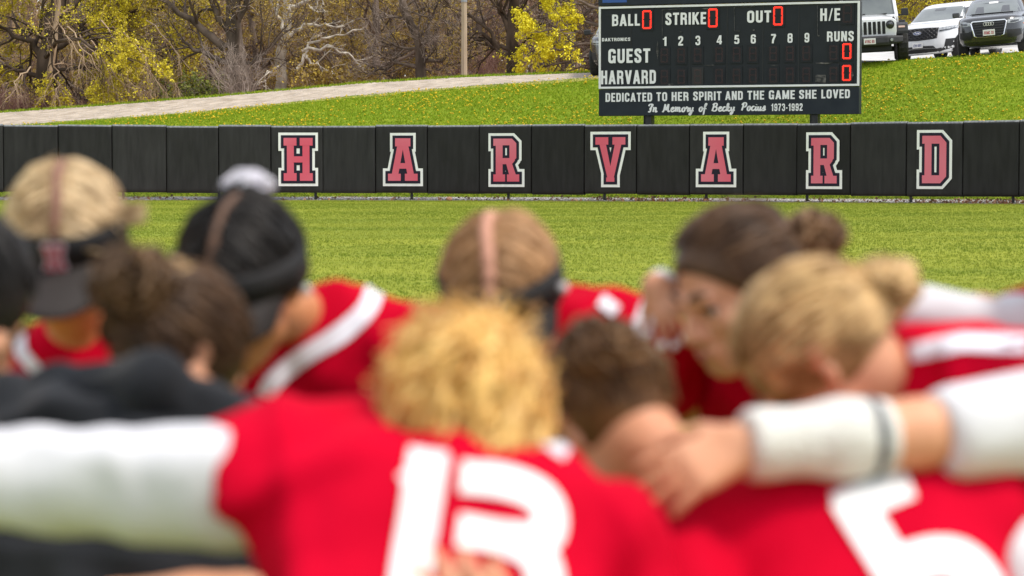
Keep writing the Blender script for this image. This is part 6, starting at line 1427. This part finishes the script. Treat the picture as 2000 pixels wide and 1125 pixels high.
# L: player at the right edge whose sleeved arm lies behind E
nk = P(2290, 620, 3.75); hd = Head(nk + V3(-.10, -.02, .12), (-.75, -.2, -.6), (-.5, 0, .85))
L_, _, jer = person("player mostly outside the right edge whose white sleeved arm reaches behind the blonde bun", hd, nk, nk + V3(.0, -.2, -.08), P(2150, 672, 3.92), nk + V3(.34, .1, -.28),
   (nk + V3(-.05, -.28, -.3), nk + V3(-.25, -.3, -.35), None), (P(1985, 640, 3.78), P(1755, 606, 3.72), None), sleeveR=dict(to=(1.0, 1.0), r=.052), sleeve_lenR=.75)
scalp(hd, H_BRN, L_, .008, ((0, .066, .0), (0, .80, -.60))); pulled(hd, (0, -.9, .3), H_BRN, L_, 120, 16)

# F: curly golden hair, number 13, back to the camera
hd = Head(P(906, 806, 2.79), (.0, .74, -.67), (.02, .67, .74), .82); nk = P(880, 955, 2.80)
F_, body, jer = person("player with golden curly hair and number 13, back to the camera", hd, nk, P(490, 955, 2.72), P(1185, 1065, 2.74), P(870, 1640, 2.44),
   (P(-60, 935, 2.78), P(-430, 900, 2.98), None), (P(1240, 1420, 2.70), P(1200, 1600, 2.86), None), sleeveL=dict(to=(1.0, .9), r=.071, taper=.76), sleeve_lenL=.42, sleeve_lenR=.4, extra_top=[RC(P(540, 885, 2.76), P(780, 872, 2.85), .066, .062, .05)], topcuts=[(vec(P(428, 922, 2.72)), vec(Vector((-.90, 0, -.43)).normalized()))])
scalp(hd, H_CUR, F_, .008, ((0, .07, -.02), (0, .9, -.45)), extra=[])
n = 2300; rr = np.random.default_rng(8); d = unit(np.stack([rr.normal(0, 1, n), rr.normal(-.35, .8, n), rr.normal(.35, .75, n)], -1)); k = d[:, 1] < .75; d = d[k]; n = len(d)
root = hd.surf(d, .008); out = unit(root - np.array(list(hd.c))); N = 14; L = rr.uniform(.06, .13, n); pts = np.zeros((n, N, 3)); pts[:, 0] = root; cur = out.copy(); e1 = unit(np.cross(out, rr.normal(0, 1, (n, 3)))); ph = rr.uniform(0, 6.28, n); fr = rr.uniform(3.5, 6.5, n)
for i in range(1, N):
    cur = unit(cur * .66 + np.array([0, -.05, -.42 - .03 * i])[None] + rr.normal(0, .10, (n, 3))); pts[:, i] = pts[:, i - 1] + cur * (L / (N - 1))[:, None]
t = np.linspace(0, 1, N); e2 = np.cross(np.broadcast_to(np.array([0, 0, 1.0]), (n, 3)), e1)
pts += (np.cos(ph[:, None] + fr[:, None] * 2.2 * t)[..., None] * e1[:, None] + np.sin(ph[:, None] + fr[:, None] * 2.2 * t)[..., None] * unit(np.stack([e1[:, 1], -e1[:, 0], .4 + 0 * ph], -1))[:, None]) * (.010 * np.minimum(1, t * 3))[None, :, None]
dist = np.linalg.norm(pts - np.array(list(hd.c)), axis=2, keepdims=True)
V, Q = tubes(pts - vec(F_.location), .0032 * rr.uniform(.6, 1.4, (n, 1)) * (1 - .6 * t[None] ** 3), 5); link("curls", np_mesh("curls", V, [Q]), H_CUR, F_, True)
n = 260; d = unit(np.stack([rr.normal(0, 1, n), rr.normal(-.3, .7, n), rr.normal(.35, .7, n)], -1)); root = hd.surf(d, .02); out = unit(root - np.array(list(hd.c))); pts = np.zeros((n, 8, 3)); pts[:, 0] = root; cur = unit(out + rr.normal(0, .5, (n, 3)))
for i in range(1, 8):
    cur = unit(cur + rr.normal(0, .32, (n, 3)) + np.array([0, 0, -.07])); pts[:, i] = pts[:, i - 1] + cur * (rr.uniform(.003, .008, n))[:, None]
V, Q = tubes(pts - vec(F_.location), np.full((n, 8), .0014), 4); link("loose_hair", np_mesh("loose_hair", V, [Q]), H_CUR, F_, True)
bv = wbvh(jer)
paint(bv, [([(790, 950), (826, 925), (832, 892)], 40, 14), ([(838, 884), (803, 1125), (780, 1300)], 78, 0)], jer, M_NUM, "number_one", step=9)
paint(bv, [([(898, 934), (1000, 944), (1074, 982), (1070, 1062), (1010, 1056), (892, 1038)], 62, 46), ([(985, 1056), (1058, 1085), (1070, 1210), (1020, 1290), (880, 1280)], 64, 56)], jer, M_NUM, "number_three", step=9)
paint(bv, [([(1015, 842), (1060, 862), (1105, 892)], 24, 10)], jer, M_PIP, "piping")

# H: number 5, bent forward to the left
hd = Head(P(1198, 838, 3.10), (-.30, .60, -.74), (-.45, .55, .70), .94); nk = P(1375, 962, 3.08)
wH = P(985, 1330, 2.50); hnd = hand(wH, P(925, 1170, 2.52) - wH, V3(-.35, .9, .0), V3(-.95, -.3, .1), 1.0, (.2, .25, .3, .35))
G_, body, jer = person("player with messy brown hair and number 5, bent forward with her back to the camera", hd, nk, P(1395, 1080, 2.98), P(1890, 1010, 3.02), P(1830, 1720, 2.66),
   (P(1220, 1400, 2.72), wH, hnd), (P(2065, 1215, 2.96), P(2000, 1400, 3.1), None), sleeveR=dict(to=(1.0, .95), r=.066), sleeve_lenR=.10, sleeve_lenL=.5)
scalp(hd, H_BRN, G_, .008, ((0, .066, .0), (0, .80, -.60))); pulled(hd, (-.15, -.55, .8), H_BRN, G_, 170, 17, low=-.6)
bun("bun", hd.at(-.02, -.095, .055), .040, H_BRN, G_, r, 50, messy=1.0)
bv = wbvh(jer)
paint(bv, [([(1776, 944), (1634, 1000)], 68, 0), ([(1655, 972), (1752, 1128)], 76, 0), ([(1740, 1124), (1796, 1094), (1862, 1086), (1912, 1130), (1942, 1210), (1925, 1280)], 76, 44)], jer, M_NUM, "number_five", step=9)

# I: coach in black fleece, dark messy bun
hd = Head(P(340, 712, 3.27), (.60, .55, -.56), (.40, .36, .85), .97); nk = P(335, 810, 3.24)
wI = P(345, 1165, 2.95)
I_, body, jer = person("coach in a black fleece with a dark messy bun, left of number 13", hd, nk, P(45, 862, 3.26), P(455, 905, 3.16), P(180, 1560, 2.98),
   (P(60, 1235, 3.06), wI, hand(wI, V3(1, .1, .05), V3(0, .3, -1), V3(0, 1, .3))), (P(560, 1200, 3.2), P(520, 1400, 3.2), None), M_SKIN, M_JKT, long=False, sleeve_lenL=1.0, sleeve_lenR=1.0)
scalp(hd, H_DBR, I_, .008, ((0, .066, .0), (0, .80, -.60))); pulled(hd, local(hd, P(264, 556, 3.20)), H_DBR, I_, 190, 18, low=-.55)
bun("bun", P(264, 556, 3.20), .039, hair_mat("dark_bun", [(.03, .016, .009), (.10, .055, .025), (.26, .15, .07)]), I_, r, 54, messy=1.2); bun("stray_locks", P(332, 552, 3.26), .026, H_HON, I_, r, 14, messy=1.4)
solid("collar", [RC(P(120, 778, 3.22), P(300, 762, 3.15), .042, .044, .03), RC(P(300, 762, 3.15), P(392, 822, 3.13), .044, .034, .03)], M_JKT, I_, .008, (), 2, .008, 5)

# J: dark haired player at the left edge
hd = Head(P(-88, 600, 3.40), (.62, .45, -.62), (.4, .35, .82)); nk = P(-150, 730, 3.42)
J_, _, jer = person("dark haired player cut off by the left edge", hd, nk, P(-330, 800, 3.30), P(-40, 800, 3.62), nk + V3(-.30, -.18, -.30),
   (P(-420, 1000, 3.2), P(-250, 1080, 3.3), None), (P(60, 860, 3.8), P(200, 840, 3.9), None))
scalp(hd, H_BLK, J_, .008, ((0, .066, .0), (0, .80, -.60))); pulled(hd, (-.1, -.8, .6), H_BLK, J_, 120, 19)
